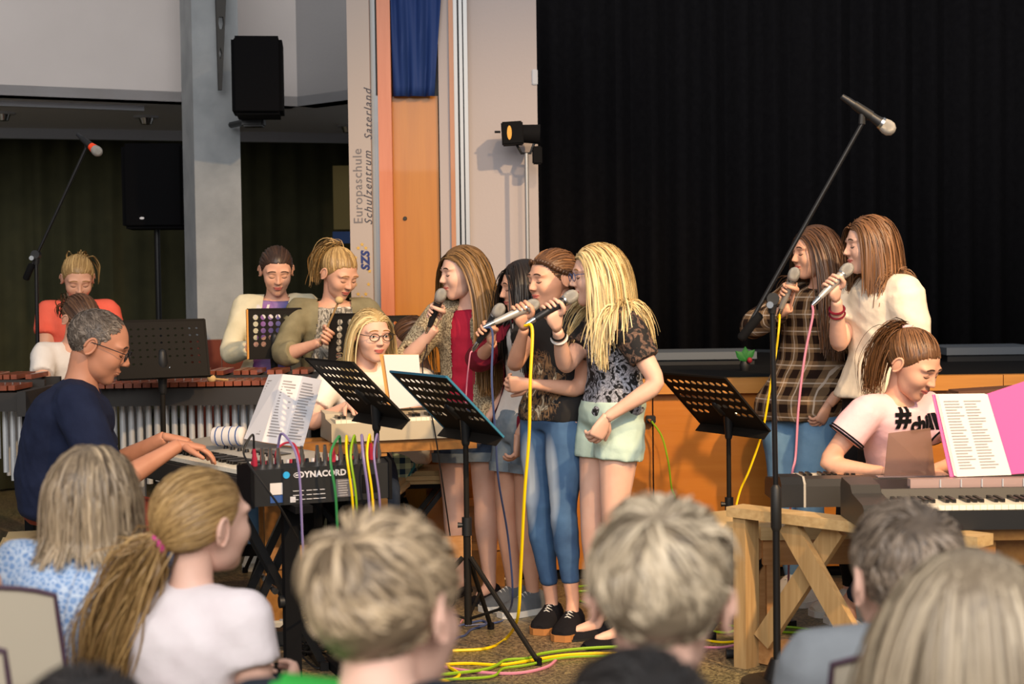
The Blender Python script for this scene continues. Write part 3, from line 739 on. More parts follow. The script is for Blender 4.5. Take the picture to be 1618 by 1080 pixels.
class Limb:
    def __init__(s, a, b, c): s.p = [a, b, c]
    def at(s, t): return s.p[0].lerp(s.p[1], t) if t <= 1 else s.p[1].lerp(s.p[2], t - 1)
    def tube(s, mb, tbl, H, t0, t1, off=0.0, bulk=1.0, flare=0.0, n=14):
        ts = sorted(set([t0, t1] + [x for x in np.arange(0, 2.01, 0.125) if t0 < x < t1]))
        pts = []; rad = []
        for t in ts:
            p = s.at(t)
            if 0.8 < t < 1.2: p = p * 0.5 + (s.at(t - .12) + s.at(t + .12)) * 0.25
            pts.append(p); rad.append(sample(tbl, t) * H * bulk + off + flare * (t - t0) / max(t1 - t0, 1e-3))
        mb.tube(pts, rad, n)
def grip_hand(mb, wrist, C, A, hs, side):
    """a fist closed round a rod through C along A; fingers wrap, thumb lies along the other side"""
    C, A = Vector(C), Vector(A).normalized(); u = (wrist - C); u = (u - A * u.dot(A)); u.normalize(); v = A.cross(u) * side
    def at(ang, r, ax): return C + (u * math.cos(ang) + v * math.sin(ang)) * r + A * ax
    pc = C + u * 0.034 * hs
    mb.rings([ell_ring(wrist.lerp(pc, k), A, v, w * hs, d * hs, 12, 2.4) for k, w, d in ((0.0, .020, .017), (.35, .029, .017), (.75, .040, .017), (1.0, .042, .016), (1.3, .038, .013))])
    for i in range(4):
        ax = (i - 1.5) * 0.0205 * hs * -1; L = (1.0, 1.05, 1.0, .85)[i]
        pts = [at(a, r * hs, ax) for a, r in ((.35, .040), (.75, .040), (1.25, .034), (1.9, .030), (2.6, .0285), (3.3 * L, .0275), (3.9 * L, .026))]
        mb.tube(pts, [x * hs for x in (.0095, .0100, .0092, .0088, .0084, .0078, .0066)], 8, round_cap=True)
    pts = [at(a, r * hs, ax * hs) for a, r, ax in ((-.15, .040, .020), (-.6, .038, .034), (-1.3, .032, .040), (-2.0, .028, .040), (-2.6, .026, .037))]
    mb.tube(pts, [x * hs for x in (.013, .0125, .0105, .0095, .0070)], 8, round_cap=True)
def open_hand(mb, wrist, fdir, palm_n, hs, side, curl=0.35, spread=0.05):
    """palm + four fingers + thumb; fdir runs wrist -> knuckles, palm_n points out of the palm"""
    f = Vector(fdir).normalized(); n = Vector(palm_n); n = (n - f * n.dot(f)).normalized(); s = f.cross(n) * side    # s towards the thumb
    k = wrist + f * 0.085 * hs
    mb.rings([ell_ring(wrist.lerp(k, t), s, n, w * hs, d * hs, 12, 2.6) for t, w, d in ((-.15, .022, .017), (.0, .024, .017), (.3, .032, .016), (.7, .040, .0145), (1.0, .040, .012), (1.12, .034, .009))])
    for i in range(4):
        L = (.92, 1.0, .95, .76)[i] * 0.078 * hs; off = (1.5 - i) * 0.0195 * hs
        p = k + s * off - f * (0.004 + 0.004 * abs(i - 1.3)) * hs; d = (f + s * (1.5 - i) * spread).normalized(); pts = [p]; ang = 0.12
        for seg in (.45, .30, .25):
            ang += curl * (1.0 + .15 * i)
            q = d * math.cos(ang) + n * math.sin(ang); p = p + q * L * seg; pts.append(p)
        mb.tube(pts, [x * hs for x in (.0098, .0088, .0080, .0066)], 8, round_cap=True)
    b = wrist + f * 0.024 * hs + s * 0.024 * hs + n * 0.004 * hs
    d1 = (f * .62 + s * .75 + n * .25).normalized(); d2 = (f * .9 + s * .35 + n * .35).normalized()
    mb.tube([b, b + d1 * .034 * hs, b + d1 * .034 * hs + d2 * .028 * hs, b + d1 * .034 * hs + d2 * .052 * hs], [x * hs for x in (.0145, .0120, .0100, .0075)], 8, round_cap=True)
def merge(parts):
    V = []; Q = []; Mi = []; b = 0
    for v, q, m in parts:
        V.append(np.asarray(v)); Q.append(np.asarray(q) + b); Mi.append(np.full(len(q), m)); b += len(v)
    return np.concatenate(V), np.concatenate(Q), np.concatenate(Mi)
def mb_quads(mb):
    q = []
    for f in mb.f:
        if len(f) == 4: q.append(f)
        elif len(f) == 3: q.append((f[0], f[1], f[2], f[2]))
        else:
            for i in range(1, len(f) - 1, 2):
                q.append((f[0], f[i], f[i + 1], f[min(i + 2, len(f) - 1)]) if i + 2 < len(f) else (f[0], f[i], f[i + 1], f[i + 1]))
    q = np.array(q); V = np.array([tuple(v) for v in mb.v])
    tri = q[:, 2] == q[:, 3]
    return V, q[~tri]

# ------------------------------------------------------------------ people: hair
def push(p, offs, head, caps):
    C, R, sc = head
    for it in range(2):
        q = (p - C) @ R; rad = np.array([0.099, 0.0775, 0.091]) * sc; c0 = np.array([-0.008, 0, 0.018]) * sc
        e = (q - c0) / (rad + offs[:, None]); n = np.linalg.norm(e, axis=1); ins = n < 1
        q2 = np.where(ins[:, None], c0 + e / np.maximum(n, 1e-6)[:, None] * (rad + offs[:, None]), q); p = C + q2 @ R.T
        for a, b, r in caps:
            ab = b - a; t = np.clip(((p - a) @ ab) / (ab @ ab), 0, 1); d = p - a - t[:, None] * ab; L = np.linalg.norm(d, axis=1); rr = r + offs * 0.9
            ins = L < rr; p = np.where(ins[:, None], a + t[:, None] * ab + d / np.maximum(L, 1e-6)[:, None] * rr[:, None], p)
    return p
def sim(roots, d0, length, steps, stiff, grav, noise, offs, head, caps, rng, wave=0.0):
    p = roots.copy(); d = d0 / np.linalg.norm(d0, axis=1, keepdims=True); path = [p.copy()]
    seg = (length / steps)[:, None]; nz = rng.normal(size=p.shape); ph = rng.random(len(p)) * 6.28; pw = rng.normal(size=p.shape)
    for k in range(steps):
        nz = 0.8 * nz + 0.6 * rng.normal(size=p.shape)
        d = d * stiff + np.array([0, 0, -1.0]) * grav + nz * noise + pw * (wave * np.sin(ph + k * 1.3))[:, None]
        d /= np.maximum(np.linalg.norm(d, axis=1, keepdims=True), 1e-6)
        q = push(p + d * seg, offs, head, caps); dd = q - p; L = np.linalg.norm(dd, axis=1, keepdims=True)
        d = dd / np.maximum(L, 1e-6); p = p + d * seg; path.append(p.copy())
    return np.stack(path, 1)
def ribbons(paths, r0, C, taper=0.35, rng=RNG):
    """flat locks, three vertices across, lying on the surface they drape over"""
    N, S, _ = paths.shape
    T = np.gradient(paths, axis=1); T /= np.maximum(np.linalg.norm(T, axis=2, keepdims=True), 1e-9)
    cz = np.minimum(paths[..., 2], C[2]); out = paths - np.stack([np.full_like(cz, C[0]), np.full_like(cz, C[1]), cz], -1)
    out /= np.maximum(np.linalg.norm(out, axis=2, keepdims=True), 1e-9)
    X = np.cross(T, out); X /= np.maximum(np.linalg.norm(X, axis=2, keepdims=True), 1e-6); Y = np.cross(X, T)
    ro = rng.normal(0, .35, (N, 1, 1)); X2 = X * np.cos(ro) + Y * np.sin(ro); Y2 = Y * np.cos(ro) - X * np.sin(ro)
    prof = np.interp(np.linspace(0, 1, S), [0, .12, .7, 1], [.7, 1, .9, taper]); r = (np.asarray(r0).reshape(-1, 1) * prof[None, :])[..., None]
    V = np.stack([paths - X2 * r, paths + Y2 * r * .45, paths + X2 * r], 2)
    idx = np.arange(N * S * 3).reshape(N, S, 3); a = idx[:, :-1]; b = idx[:, 1:]
    Q = np.stack([a[..., :2], a[..., 1:], b[..., 1:], b[..., :2]], -1).reshape(-1, 4)
    return V.reshape(-1, 3), Q
def clump(paths, rng, k=70, amt=.55):
    N, S, _ = paths.shape; gi = rng.choice(N, min(k, N), replace=False); root = paths[:, S // 3]
    d = ((root[:, None] - root[gi][None]) ** 2).sum(-1); g = gi[d.argmin(1)]; w = np.linspace(0, 1, S)[None, :, None] ** 1.3 * amt * rng.uniform(.5, 1.1, (N, 1, 1))
    rel = paths - paths[g]; return paths - rel * np.clip(w, 0, .92)
def scalp_roots(n, rng, man=False, margin=2.0):
    out = np.zeros((0, 3))
    while len(out) < n:
        d = rng.normal(size=(n * 2, 3)); d /= np.linalg.norm(d, axis=1, keepdims=True); out = np.concatenate([out, d[hairline(d, man) > margin]])
    return out[:n]
def radial(dirs, man): return head_radius(dirs, man)
def hair_mesh(name, kind, head, man, caps, mat, parent, n=600, length=0.35, r=0.0034, tie=None, tail=None, part=0.0, thick=0.010, seed=1, wave=0.02, back=0.5, fringe=0.0, steps=14, grav=.50, swirl=.55, lenvar=.12, backL=None, tail_dir=None, tail_n=160, tail_spread=0.025, noise=0.03):
    rng = np.random.default_rng(seed); C, R, sc = head
    hl = hairline(DIRS, man); mask = np.clip(hl / 18.0, 0, 1) ** .8; th = thick * (0.85 + 0.3 * np.sin(DIRS[:, 1] * 40 + DIRS[:, 0] * 13) * 0.3)
    Vc = DIRS * (HEADR[man] + np.where(hl > 0, th * mask * (.4 if kind != 'long' else .8), -0.006))[:, None]
    keep = (hl[GRIDQ] > -4).all(1); parts = [(C + (Vc * sc) @ R.T, GRIDQ[keep])]; tint = [np.full(len(Vc), 0.12) + 0.2 * rng.random(len(Vc))]  # dark cap tint: shade in the gaps between locks put into colour
    def addp(paths, rr, taper=0.35, t=None):
        V, Q = ribbons(paths, rr, C, taper, rng); parts.append((V, Q))
        tt = np.clip(rng.normal(0.5, 0.24, len(paths)), 0, 1) if t is None else t
        S = paths.shape[1]; g = np.linspace(-0.12, 0.12, S)[None, :, None]
        tint.append(np.clip(np.repeat(np.repeat(tt[:, None, None], S, 1), 3, 2) + g, 0, 1).reshape(-1))
    w2 = lambda L: C + (L * sc) @ R.T
    if kind == 'long':
        d = scalp_roots(n, rng, man, 1.0); rr = head_radius(d, man) + thick * 0.6
        side = np.sign(d[:, 1] - part); side[side == 0] = 1
        bb = np.where(side > 0, backL if backL is not None else back, back); d0 = np.stack([-bb, side * (0.9 - 0.3 * (d[:, 0] < -.5)), -0.25 * np.ones(n)], -1)
        bk = d[:, 0] < -0.45; d0[bk] = np.stack([-0.5 * np.ones(bk.sum()), d[bk, 1] * 0.6, -1.0 * np.ones(bk.sum())], -1)
        nrm = d; d0 = d0 - nrm * (d0 * nrm).sum(1, keepdims=True) + nrm * 0.04
        drop = (d[:, 2] + 0.6) * 0.11 * sc; L = length * sc ** 0 + drop - 0.05; L = L * rng.uniform(1.0 - lenvar, 1.05, n)
        offs = thick * rng.uniform(0.1, 1.1, n)
        pth = clump(sim(w2(d * rr[:, None]), d0 @ R.T, L, steps, 1.0, grav, noise, offs, head, caps, rng, wave), rng, max(30, n // 16), .5)
        hz = np.linalg.norm(pth[..., :2] - C[:2], axis=2); hi = pth[..., 2] > C[2] - .09 * sc; ok = ~((hz > .150 * sc) & hi).any(1); pth = pth[ok]
        addp(pth, r * rng.uniform(0.7, 1.25, len(pth)))
    elif kind in ('tied', 'short'):
        if kind == 'tied':
            d = scalp_roots(n, rng, man, 0.0); td = np.array(tie); td = td / np.linalg.norm(td); S = 9; ts = np.linspace(0, 1, S); paths = np.zeros((n, S, 3))
            om = np.arccos(np.clip(d @ td, -1, 1)); om = np.maximum(om, 1e-3); lay = rng.random(n)
            for k, t in enumerate(ts):
                q = (np.sin((1 - t) * om) / np.sin(om))[:, None] * d + (np.sin(t * om) / np.sin(om))[:, None] * td + rng.normal(size=d.shape) * 0.012
                q /= np.linalg.norm(q, axis=1, keepdims=True); paths[:, k] = q * (head_radius(q, man) + .0015 + thick * min(1.0, .05 + 1.8 * t) * (0.6 + 0.6 * lay))[:, None]
            addp(w2(paths.reshape(-1, 3)).reshape(n, S, 3), r * rng.uniform(0.7, 1.2, n), 0.8)
            tp = w2((td * (head_radius(td[None], man)[0] + thick * 1.6))[None])[0]
            if tail:
                tdw = (np.array(tail_dir if tail_dir is not None else td) @ R.T); rt = tp + rng.normal(size=(tail_n, 3)) * 0.009
                d0 = tdw + rng.normal(size=(tail_n, 3)) * 0.12; L = tail * rng.uniform(0.75, 1.05, tail_n)
                pth = sim(rt, d0, L, steps, 1.0, 0.30, noise, 0.004 + tail_spread * rng.random(tail_n), head, caps, rng, wave)
                sp = rng.normal(size=(tail_n, 1, 3)) * tail_spread * np.interp(np.linspace(0, 1, steps + 1), [0, .15, .6, 1], [0.1, .8, 1, .6])[None, :, None]
                addp(clump(pth + sp, rng, max(10, tail_n // 40), .45), r * 1.1 * rng.uniform(0.7, 1.25, tail_n), 0.25)
            hair_tie = tp
        else:
            d = scalp_roots(n, rng, man, -1.0); rr = head_radius(d, man) + 0.001; crown = np.array([-0.62, 0.05, 0.78]); crown /= np.linalg.norm(crown)
            away = d - crown * (d @ crown)[:, None]; away /= np.maximum(np.linalg.norm(away, axis=1, keepdims=True), 1e-4); sw = np.cross(crown, away)
            d0 = away * 1.0 + sw * swirl + d * 0.10 + rng.normal(size=d.shape) * 0.16
            topf = np.clip((d[:, 2] + 0.2) / 0.9, 0, 1); L = length * (0.35 + 0.65 * topf) * rng.uniform(0.75, 1.1, n); lf = np.sin(d @ rng.normal(size=3) * 7 + 1) * np.sin(d @ rng.normal(size=3) * 9) + .6 * np.sin(d @ rng.normal(size=3) * 17 + 2); offs = thick * (0.15 + 0.85 * topf) * np.clip(rng.uniform(0.1, 1.0, n) + .35 * lf, .05, 1.6); tt_ = np.clip(.5 + .38 * lf + rng.normal(0, .20, n), 0, 1)  # tint follows the bumps: lit and dark swirls put into hair colour
            K = 6; pth = np.zeros((n, K + 1, 3)); cur = d.copy(); dr = d0.copy(); nz = rng.normal(size=d.shape)
            for k in range(K + 1):
                pth[:, k] = cur * (head_radius(cur, man) + 0.001 + offs * min(1.0, .25 + k / 3.0))[:, None]
                nz = .7 * nz + .7 * rng.normal(size=d.shape); dr = dr + nz * noise * 2 + np.array([0, 0, -1.0]) * .08
                dr = dr - cur * (dr * cur).sum(1, keepdims=True); dr /= np.maximum(np.linalg.norm(dr, axis=1, keepdims=True), 1e-6)
                cur = cur + dr * (L / K / .09)[:, None]; cur /= np.linalg.norm(cur, axis=1, keepdims=True)
            pth = w2(pth.reshape(-1, 3)).reshape(n, K + 1, 3)
            addp(clump(pth, rng, max(40, n // 12), .75), r * rng.uniform(0.7, 1.25, n), 0.3, tt_)
    b = 0; Vs = []; Qs = []
    for v, q in parts: Vs.append(v); Qs.append(q + b); b += len(v)
    V = np.concatenate(Vs); me = fast_mesh(name, to_local(V, parent), np.concatenate(Qs))
    at = me.attributes.new('tint', 'FLOAT', 'POINT'); at.data.foreach_set('value', np.concatenate(tint).astype(np.float32))
    o = link(name, me, mat, parent)
    if kind == 'tied': return o, Vector(hair_tie)
    return o, None

# ------------------------------------------------------------------ people: assembling
def shoe(parent, ankle, fdir, H, upper, sole, kind):
    f = Vector((fdir.x, fdir.y, 0)).normalized(); l = Vector((-f.y, f.x, 0)); z0 = 0.0; L = 0.152 * H
    base = Vector((ankle.x, ankle.y, z0)) - f * 0.038 * H
    th = 0.026 if kind != 'flat' else 0.008
    prof = [(0.0, .022, .042), (.08, .028, .050), (.25, .030, .055), (.42, .030, .046), (.60, .034, .034), (.80, .034, .024), (.94, .026, .016), (1.0, .014, .010)]
    if kind == 'flat': prof = [(t, w * .92, h * (.72 if t < .2 else .45 if t < .62 else .75)) for t, w, h in prof]
    m = MB(); rr = []
    for t, w, h in prof:
        c = base + f * L * t; w *= H; h *= H
        rr.append([c + l * (w * math.cos(a)) + Vector((0, 0, th + h * max(0, math.sin(a)) ** 0.8 if a <= PI else th - 0.001)) for a in np.linspace(0, 2 * PI, 14, endpoint=False)])
    m.rings(rr); o = m.build('shoe', upper, parent, True)
    s = MB(); out = []
    for t, w, h in prof: out.append((base + f * (L * (t * 1.04 - .02)), w * H * 1.06))
    ring = [c + l * w for c, w in out] + [c - l * w for c, w in reversed(out)]
    s.prism([p + Vector((0, 0, 0.001)) for p in ring], (0, 0, th)); s.build('sole', sole, o)
    if kind == 'lace':
        la = MB()
        for t in (.36, .43, .50, .57):
            c = base + f * L * t; h = np.interp(t, [p[0] for p in prof], [p[2] for p in prof]) * H + th
            la.tube([c + l * .016 * H + Vector((0, 0, h * .86)), c + Vector((0, 0, h + .003)), c - l * .016 * H + Vector((0, 0, h * .86))], 0.0028, 5)
        la.build('shoe_lace', 'sole_white', o)
    return o
PEOPLE = {}
FOLD_RNG = np.random.default_rng(77)
def folds(me, amp):
    """soft creases in the cloth"""
    n = len(me.vertices); co = np.zeros(n * 3); me.vertices.foreach_get('co', co); co = co.reshape(-1, 3); nr = np.zeros(n * 3); me.vertex_normals.foreach_get('vector', nr); nr = nr.reshape(-1, 3)
    d = np.zeros(n)
    for f in (28, 42, 60, 85):
        k = FOLD_RNG.normal(size=3); k[2] *= 1.2; k = k / np.linalg.norm(k) * f; w_ = FOLD_RNG.normal(size=3) * 9
        d += (28.0 / f) ** .7 * (1 - 2 * np.abs(np.sin(co @ k * .5 + 1.6 * np.sin(co @ w_) + FOLD_RNG.random() * 6)))
    co += nr * (d * amp * .6)[:, None]; me.vertices.foreach_set('co', co.astype(np.float32).ravel()); me.update()
def V3(t):
    if t is None or isinstance(t, Vector): return t
    return P(*t)
def person(label, head, hyaw, hpitch=0.0, hroll=0.0, hs=1.0, pel=None, tyaw=None, H=1.6, man=False, bulk=1.0, wide=1.0, wrL=None, wrR=None, poleL=None, poleR=None,
           ankL=None, ankR=None, kneeL=None, kneeR=None, seated=False, skinm='skin', brow='brow_dark', open_eyes=False, handL=None, handR=None, shirt=None, layer=None, legs=None, shoes=None, hair=None,
           glasses=None, vox=0.009, group=None, name='person', pyaw=None, vox_c=None, footyaw=None, stubble=None, no_legs=False, braid=False, rings=None, neck=1.0):
    r = math.radians
    hC = V3(head); ty = r(tyaw); F = Vector((math.cos(ty), math.sin(ty), 0)); L = Vector((-F.y, F.x, 0)); UP = Vector((0, 0, 1))
    py_ = r(pyaw if pyaw is not None else tyaw); PF = Vector((math.cos(py_), math.sin(py_), 0)); PL = Vector((-PF.y, PF.x, 0))
    HR = Matrix.Rotation(r(hyaw), 3, 'Z') @ Matrix.Rotation(r(hpitch), 3, 'Y') @ Matrix.Rotation(r(hroll), 3, 'X')
    hsz = hs
    neck_top = hC + HR @ Vector((-0.022, 0, -0.045)) * hsz
    nb = hC + (HR @ Vector((-0.02, 0, -0.06))) * hsz - F * 0.022 - UP * (0.072 * H * 0.62 + 0.028) * neck
    pelv = V3(pel)
    root = thing(name, label, 'person', (pelv.x, pelv.y, 0), py_, group)
    shw = 0.098 * H * wide
    spine_dir = (nb - pelv)
    def spine(t):
        b = math.sin(PI * max(0, min(1, t))) * 0.012 * H
        return pelv + spine_dir * t - F * b
    lat = lambda t: (PL.lerp(L, max(0, min(1, t)))).normalized()
    up_s = spine_dir.normalized()
    fw = lambda t: (up_s.cross(lat(t)) * -1).normalized() if False else lat(t).cross(up_s).normalized()
    shL = spine(.93) + L * shw; shR = spine(.93) - L * shw
    arms = {}
    ua, fa = 0.178 * H, 0.155 * H
    for sgn, sh, wr, pole, key in ((1, shL, wrL, poleL, 'L'), (-1, shR, wrR, poleR, 'R')):
        t = V3(wr) if wr is not None else sh - UP * (ua + fa) * .97 + F * .04 + L * sgn * .05
        pl = Vector(pole) if pole is not None else (-F * .8 + L * sgn * .5 - UP * .4)
        arms[key] = Limb(sh, ik(sh, t, ua, fa, pl), t)
    hw = 0.052 * H * wide; th_, sk = 0.235 * H, 0.235 * H
    leg = {}
    for sgn, an, kn, key in ((1, ankL, kneeL, 'L'), (-1, ankR, kneeR, 'R')):
        hip = pelv + PL * sgn * hw - UP * 0.015 * H
        if an is None:
            if seated: an_ = hip + PF * (th_ + .02) ; an_.z = 0.065
            else: an_ = Vector((hip.x, hip.y, 0.065)) + PL * sgn * 0.012
        else: an_ = V3(an)
        pl = Vector(kn) if kn is not None else (PF * 1.0 + UP * (0.9 if seated else 0.0))
        leg[key] = Limb(hip, ik(hip, an_, th_, sk, pl), an_)
    TB = TORSO_M if man else TORSO
    def torso(mb, t0, t1, off, flare=0.0):
        ts = sorted(set([t0, t1] + [x[0] for x in TB if t0 < x[0] < t1] + [x for x in np.arange(-.1, 1, .1) if t0 < x < t1])); rr = []
        for t in ts:
            wv = float(np.interp(t, [x[0] for x in TB], [x[1] for x in TB])) * H * bulk * wide; dv = float(np.interp(t, [x[0] for x in TB], [x[2] for x in TB])) * H * bulk
            k = flare * max(0, (0.45 - t))
            rr.append(ell_ring(spine(t), lat(t), fw(t), wv + off + k, dv + off + k))
        mb.rings(rr)
    # -- the body, one surface
    b = MB(); torso(b, -.16, 1.03, -0.004)
    b.tube([spine(.93), spine(1.0), nb.lerp(neck_top, .5), neck_top, neck_top.lerp(hC, .3)], [.045 * H, .036 * H, .031 * H, .031 * H, .030 * H], 14)
    for key in 'LR':
        arms[key].tube(b, ARM_R, H, 0, 2, 0, bulk if bulk < 1.15 else 1.1); b.tube([spine(.86), arms[key].p[0]], [.05 * H, .034 * H], 12, round_cap=True)
        leg[key].tube(b, LEG_R, H, 0, 2, 0, bulk)
        a = leg[key].p[2]; fy = r(footyaw) if footyaw is not None else py_; fd = Vector((math.cos(fy), math.sin(fy), 0)); b.tube([a, Vector((a.x, a.y, .045)) + fd * .02, Vector((a.x, a.y, .032)) + fd * 0.075 * H], [.019 * H, .020 * H, .012 * H], 10, round_cap=True)
    V, Q = remesh(b, vox, 3); parts = [(V, Q, 0)]
    HRn = np.array(HR); hCn = np.array(hC)
    for hv, hq, mi in HEADS[(man, open_eyes)]: parts.append((hCn + (hv * hsz) @ HRn.T, hq, mi))
    hsc = 0.98 if man else 0.88
    if H < 1.45: hsc = 0.8
    for key, hd, sgn in (('L', handL, 1), ('R', handR, -1)):
        hm = MB(); W = arms[key].p[2]; fo = (W - arms[key].p[1]).normalized()
        if hd is None: open_hand(hm, W, fo, (L * -sgn + F * .2), hsc, sgn, .3)
        elif hd[0] == 'grip': grip_hand(hm, W, hd[1], hd[2], hsc, hd[3] if len(hd) > 3 else sgn)
        else: open_hand(hm, W, Vector(hd[1]), Vector(hd[2]), hsc, sgn, hd[3] if len(hd) > 3 else .3)
        v, q = mb_quads(hm); parts.append((v, q, 0))
    V, Q, mi = merge(parts); me = fast_mesh('body', to_local(V, root), Q, mid_q=mi)
    link('body', me, [skinm, 'lips' if not man else skinm, 'lash', brow, 'eye_white', 'iris'], root)
    vc = vox_c or vox
    # -- clothes
    def garment(nm, spec, layer=False):
        g = MB(); off = spec.get('off', .010)
        torso(g, spec.get('hem', -.05), spec.get('neck', .985), off, spec.get('flare', 0.0))
        sl = spec.get('sleeve', .55)
        if sl > 0:
            for key in 'LR':
                s2 = spec.get('sleeve' + key, sl)
                arms[key].tube(g, ARM_R, H, 0, s2, off + spec.get('soff', 0.004), bulk, spec.get('sflare', .006)); g.tube([spine(.86), arms[key].p[0]], [.055 * H + off * .5, .034 * H + off], 12, round_cap=True)
        V, Q = remesh(g, vc, 5)
        if spec.get('open'):                                  # an open front
            lv = to_local(V, root); c = lv[Q].mean(1); w_ = spec['open']; sxy = to_local(np.array([tuple(spine(t)) for t in np.linspace(0, 1, 9)]), root); cx = c[:, 0] - np.interp(c[:, 2], sxy[:, 2], sxy[:, 0]); cy = c[:, 1] - np.interp(c[:, 2], sxy[:, 2], sxy[:, 1]); c = np.stack([cx, cy, c[:, 2]], -1); keep = ~((c[:, 0] > 0) & (c[:, 0] < .088 * H * bulk + off) & (np.abs(c[:, 1]) < w_ * np.interp(c[:, 2], [pelv.z, nb.z], [1.25, .75])))
            Q = Q[keep]
        if spec.get('half'): c = to_local(V, root)[Q].mean(1); Q = Q[(c[:, 1] * spec['half'] > .03) & (c[:, 1] * spec['half'] < .115)]
        me = fast_mesh(nm, to_local(V, root), Q); folds(me, spec.get('folds', .0035)); o = link(nm, me, spec['mat'], root)
        if spec.get('sleeve_mat') or spec.get('hem_mat'):
            pass
        return o
    if shirt: PEOPLE_SHIRT = garment(shirt.get('name', 'shirt'), shirt)
    if layer: garment(layer.get('name', 'cardigan'), layer)
    if legs:
        g = MB(); off = legs.get('off', .008); torso(g, -.16, legs.get('top', .16), off, 0)
        for key in 'LR': leg[key].tube(g, LEG_R, H, 0, legs.get('len', 1.9), off, bulk, legs.get('flare', 0.0))
        V, Q = remesh(g, vc, 4); me = fast_mesh('trousers', to_local(V, root), Q); folds(me, .003); link(legs.get('name', 'trousers'), me, legs['mat'], root)
        if legs.get('cuff'):
            for key in 'LR':
                g = MB(); leg[key].tube(g, LEG_R, H, legs['len'] - legs['cuff'], legs['len'] + .01, off + .006 + legs.get('flare', 0.0), bulk, 0, 20); g.build('cuff', legs.get('cuff_mat', legs['mat']), root, True)
    if shoes:
        for key in 'LR': shoe(root, leg[key].p[2], fd, H, *shoes)
    # -- hair
    if hair:
        h = dict(hair); kind = h.pop('kind'); mat = h.pop('mat'); tie_mat = h.pop('tie_mat', None)
        caps = [(np.array(pelv), np.array(spine(.9)), 0.062 * H * bulk), (np.array(shL), np.array(shR), 0.038 * H), (np.array(spine(.55)), np.array(spine(.85)), .068 * H * bulk),
                (np.array(shL), np.array(arms['L'].at(.9)), .034 * H), (np.array(shR), np.array(arms['R'].at(.9)), .034 * H), (np.array(nb), np.array(neck_top), .036 * H),
                (np.array(spine(.8) + L * .05 * H), np.array(spine(.5) + L * .04 * H), .060 * H), (np.array(spine(.8) - L * .05 * H), np.array(spine(.5) - L * .04 * H), .060 * H)]
        o, tp = hair_mesh('hair', kind, (hCn, HRn, hsz), man, caps, mat, root, **h)
        if tie_mat and tp is not None:
            tm = MB(); td = (tp - hC).normalized(); x = td.orthogonal().normalized(); y = td.cross(x); tm.tube([tp + (x * math.cos(a) + y * math.sin(a)) * 0.019 for a in np.linspace(0, 2 * PI, 17)], 0.008, 6, cap=False); tm.build('hair_tie', tie_mat, root, True)
    if hair and hair.get('kind') == 'tied' and braid:
        for sd in (-1, 1):
            hb = MB()
            for k, az in enumerate(np.linspace(18, 150, 17)):
                el = np.interp(az, [0, 30, 50, 66, 82, 100, 130, 180], [47, 46, 40, 30, 22, 12, -5, -25]); a_, e_ = r(az), r(el)
                dd = np.array([[math.cos(e_) * math.cos(a_), sd * math.cos(e_) * math.sin(a_), math.sin(e_)]]); q = hC + HR @ (Vector(dd[0]) * (head_radius(dd, man)[0] + .012) * hsz)
                hb.ell(q, (.0075, .0115, .0095), HR @ Matrix.Rotation(sd * a_, 3, 'Z') @ Matrix.Rotation(.7 if k % 2 else -.7, 3, 'X'), 8, 5)
            hb.build('braid', hair['mat'], root, True)
    if glasses:
        gl = MB()
        def hw_(v): return hC + HR @ (Vector(v) * hsz)
        for s in (-1, 1):
            gl.tube([hw_((0.098, s * (0.032 + 0.023 * math.cos(a)), 0.003 + 0.015 * math.sin(a) * (1.1 if math.sin(a) < 0 else 1.0))) for a in np.linspace(0, 2 * PI, 21)], 0.0026 if man else 0.0019, 5, cap=False)
            gl.tube([hw_((0.097, s * 0.055, 0.010)), hw_((0.085, s * 0.072, 0.011)), hw_((0.03, s * 0.079, 0.010)), hw_((-0.012, s * 0.082, 0.008)), hw_((-0.022, s * 0.080, -0.006))], 0.0018, 5)
        gl.tube([hw_((0.099, -0.010, 0.008)), hw_((0.103, 0, 0.011)), hw_((0.099, 0.010, 0.008))], 0.0018, 5)
        gl.build('glasses', glasses, root, True)
    for key, t_, off_, rad_, mt in (rings or []):
        c_ = arms[key].at(t_); ax_ = (arms[key].at(t_ + .05) - c_).normalized(); x_ = ax_.orthogonal().normalized(); y_ = ax_.cross(x_); R_ = sample(ARM_R, t_) * H * bulk + off_
        rm = MB(); rm.tube([c_ + (x_ * math.cos(a) + y_ * math.sin(a)) * R_ for a in np.linspace(0, 2 * PI, 21)], rad_, 6, cap=False); rm.build('wristband' if t_ > 1.5 else 'sleeve_stripe', mt, root, True)
    root_info = dict(root=root, arms=arms, leg=leg, spine=spine, F=F, L=L, hC=hC, HR=HR, H=H, pelv=pelv, nb=nb)
    PEOPLE[root.name] = root_info
    return root_info
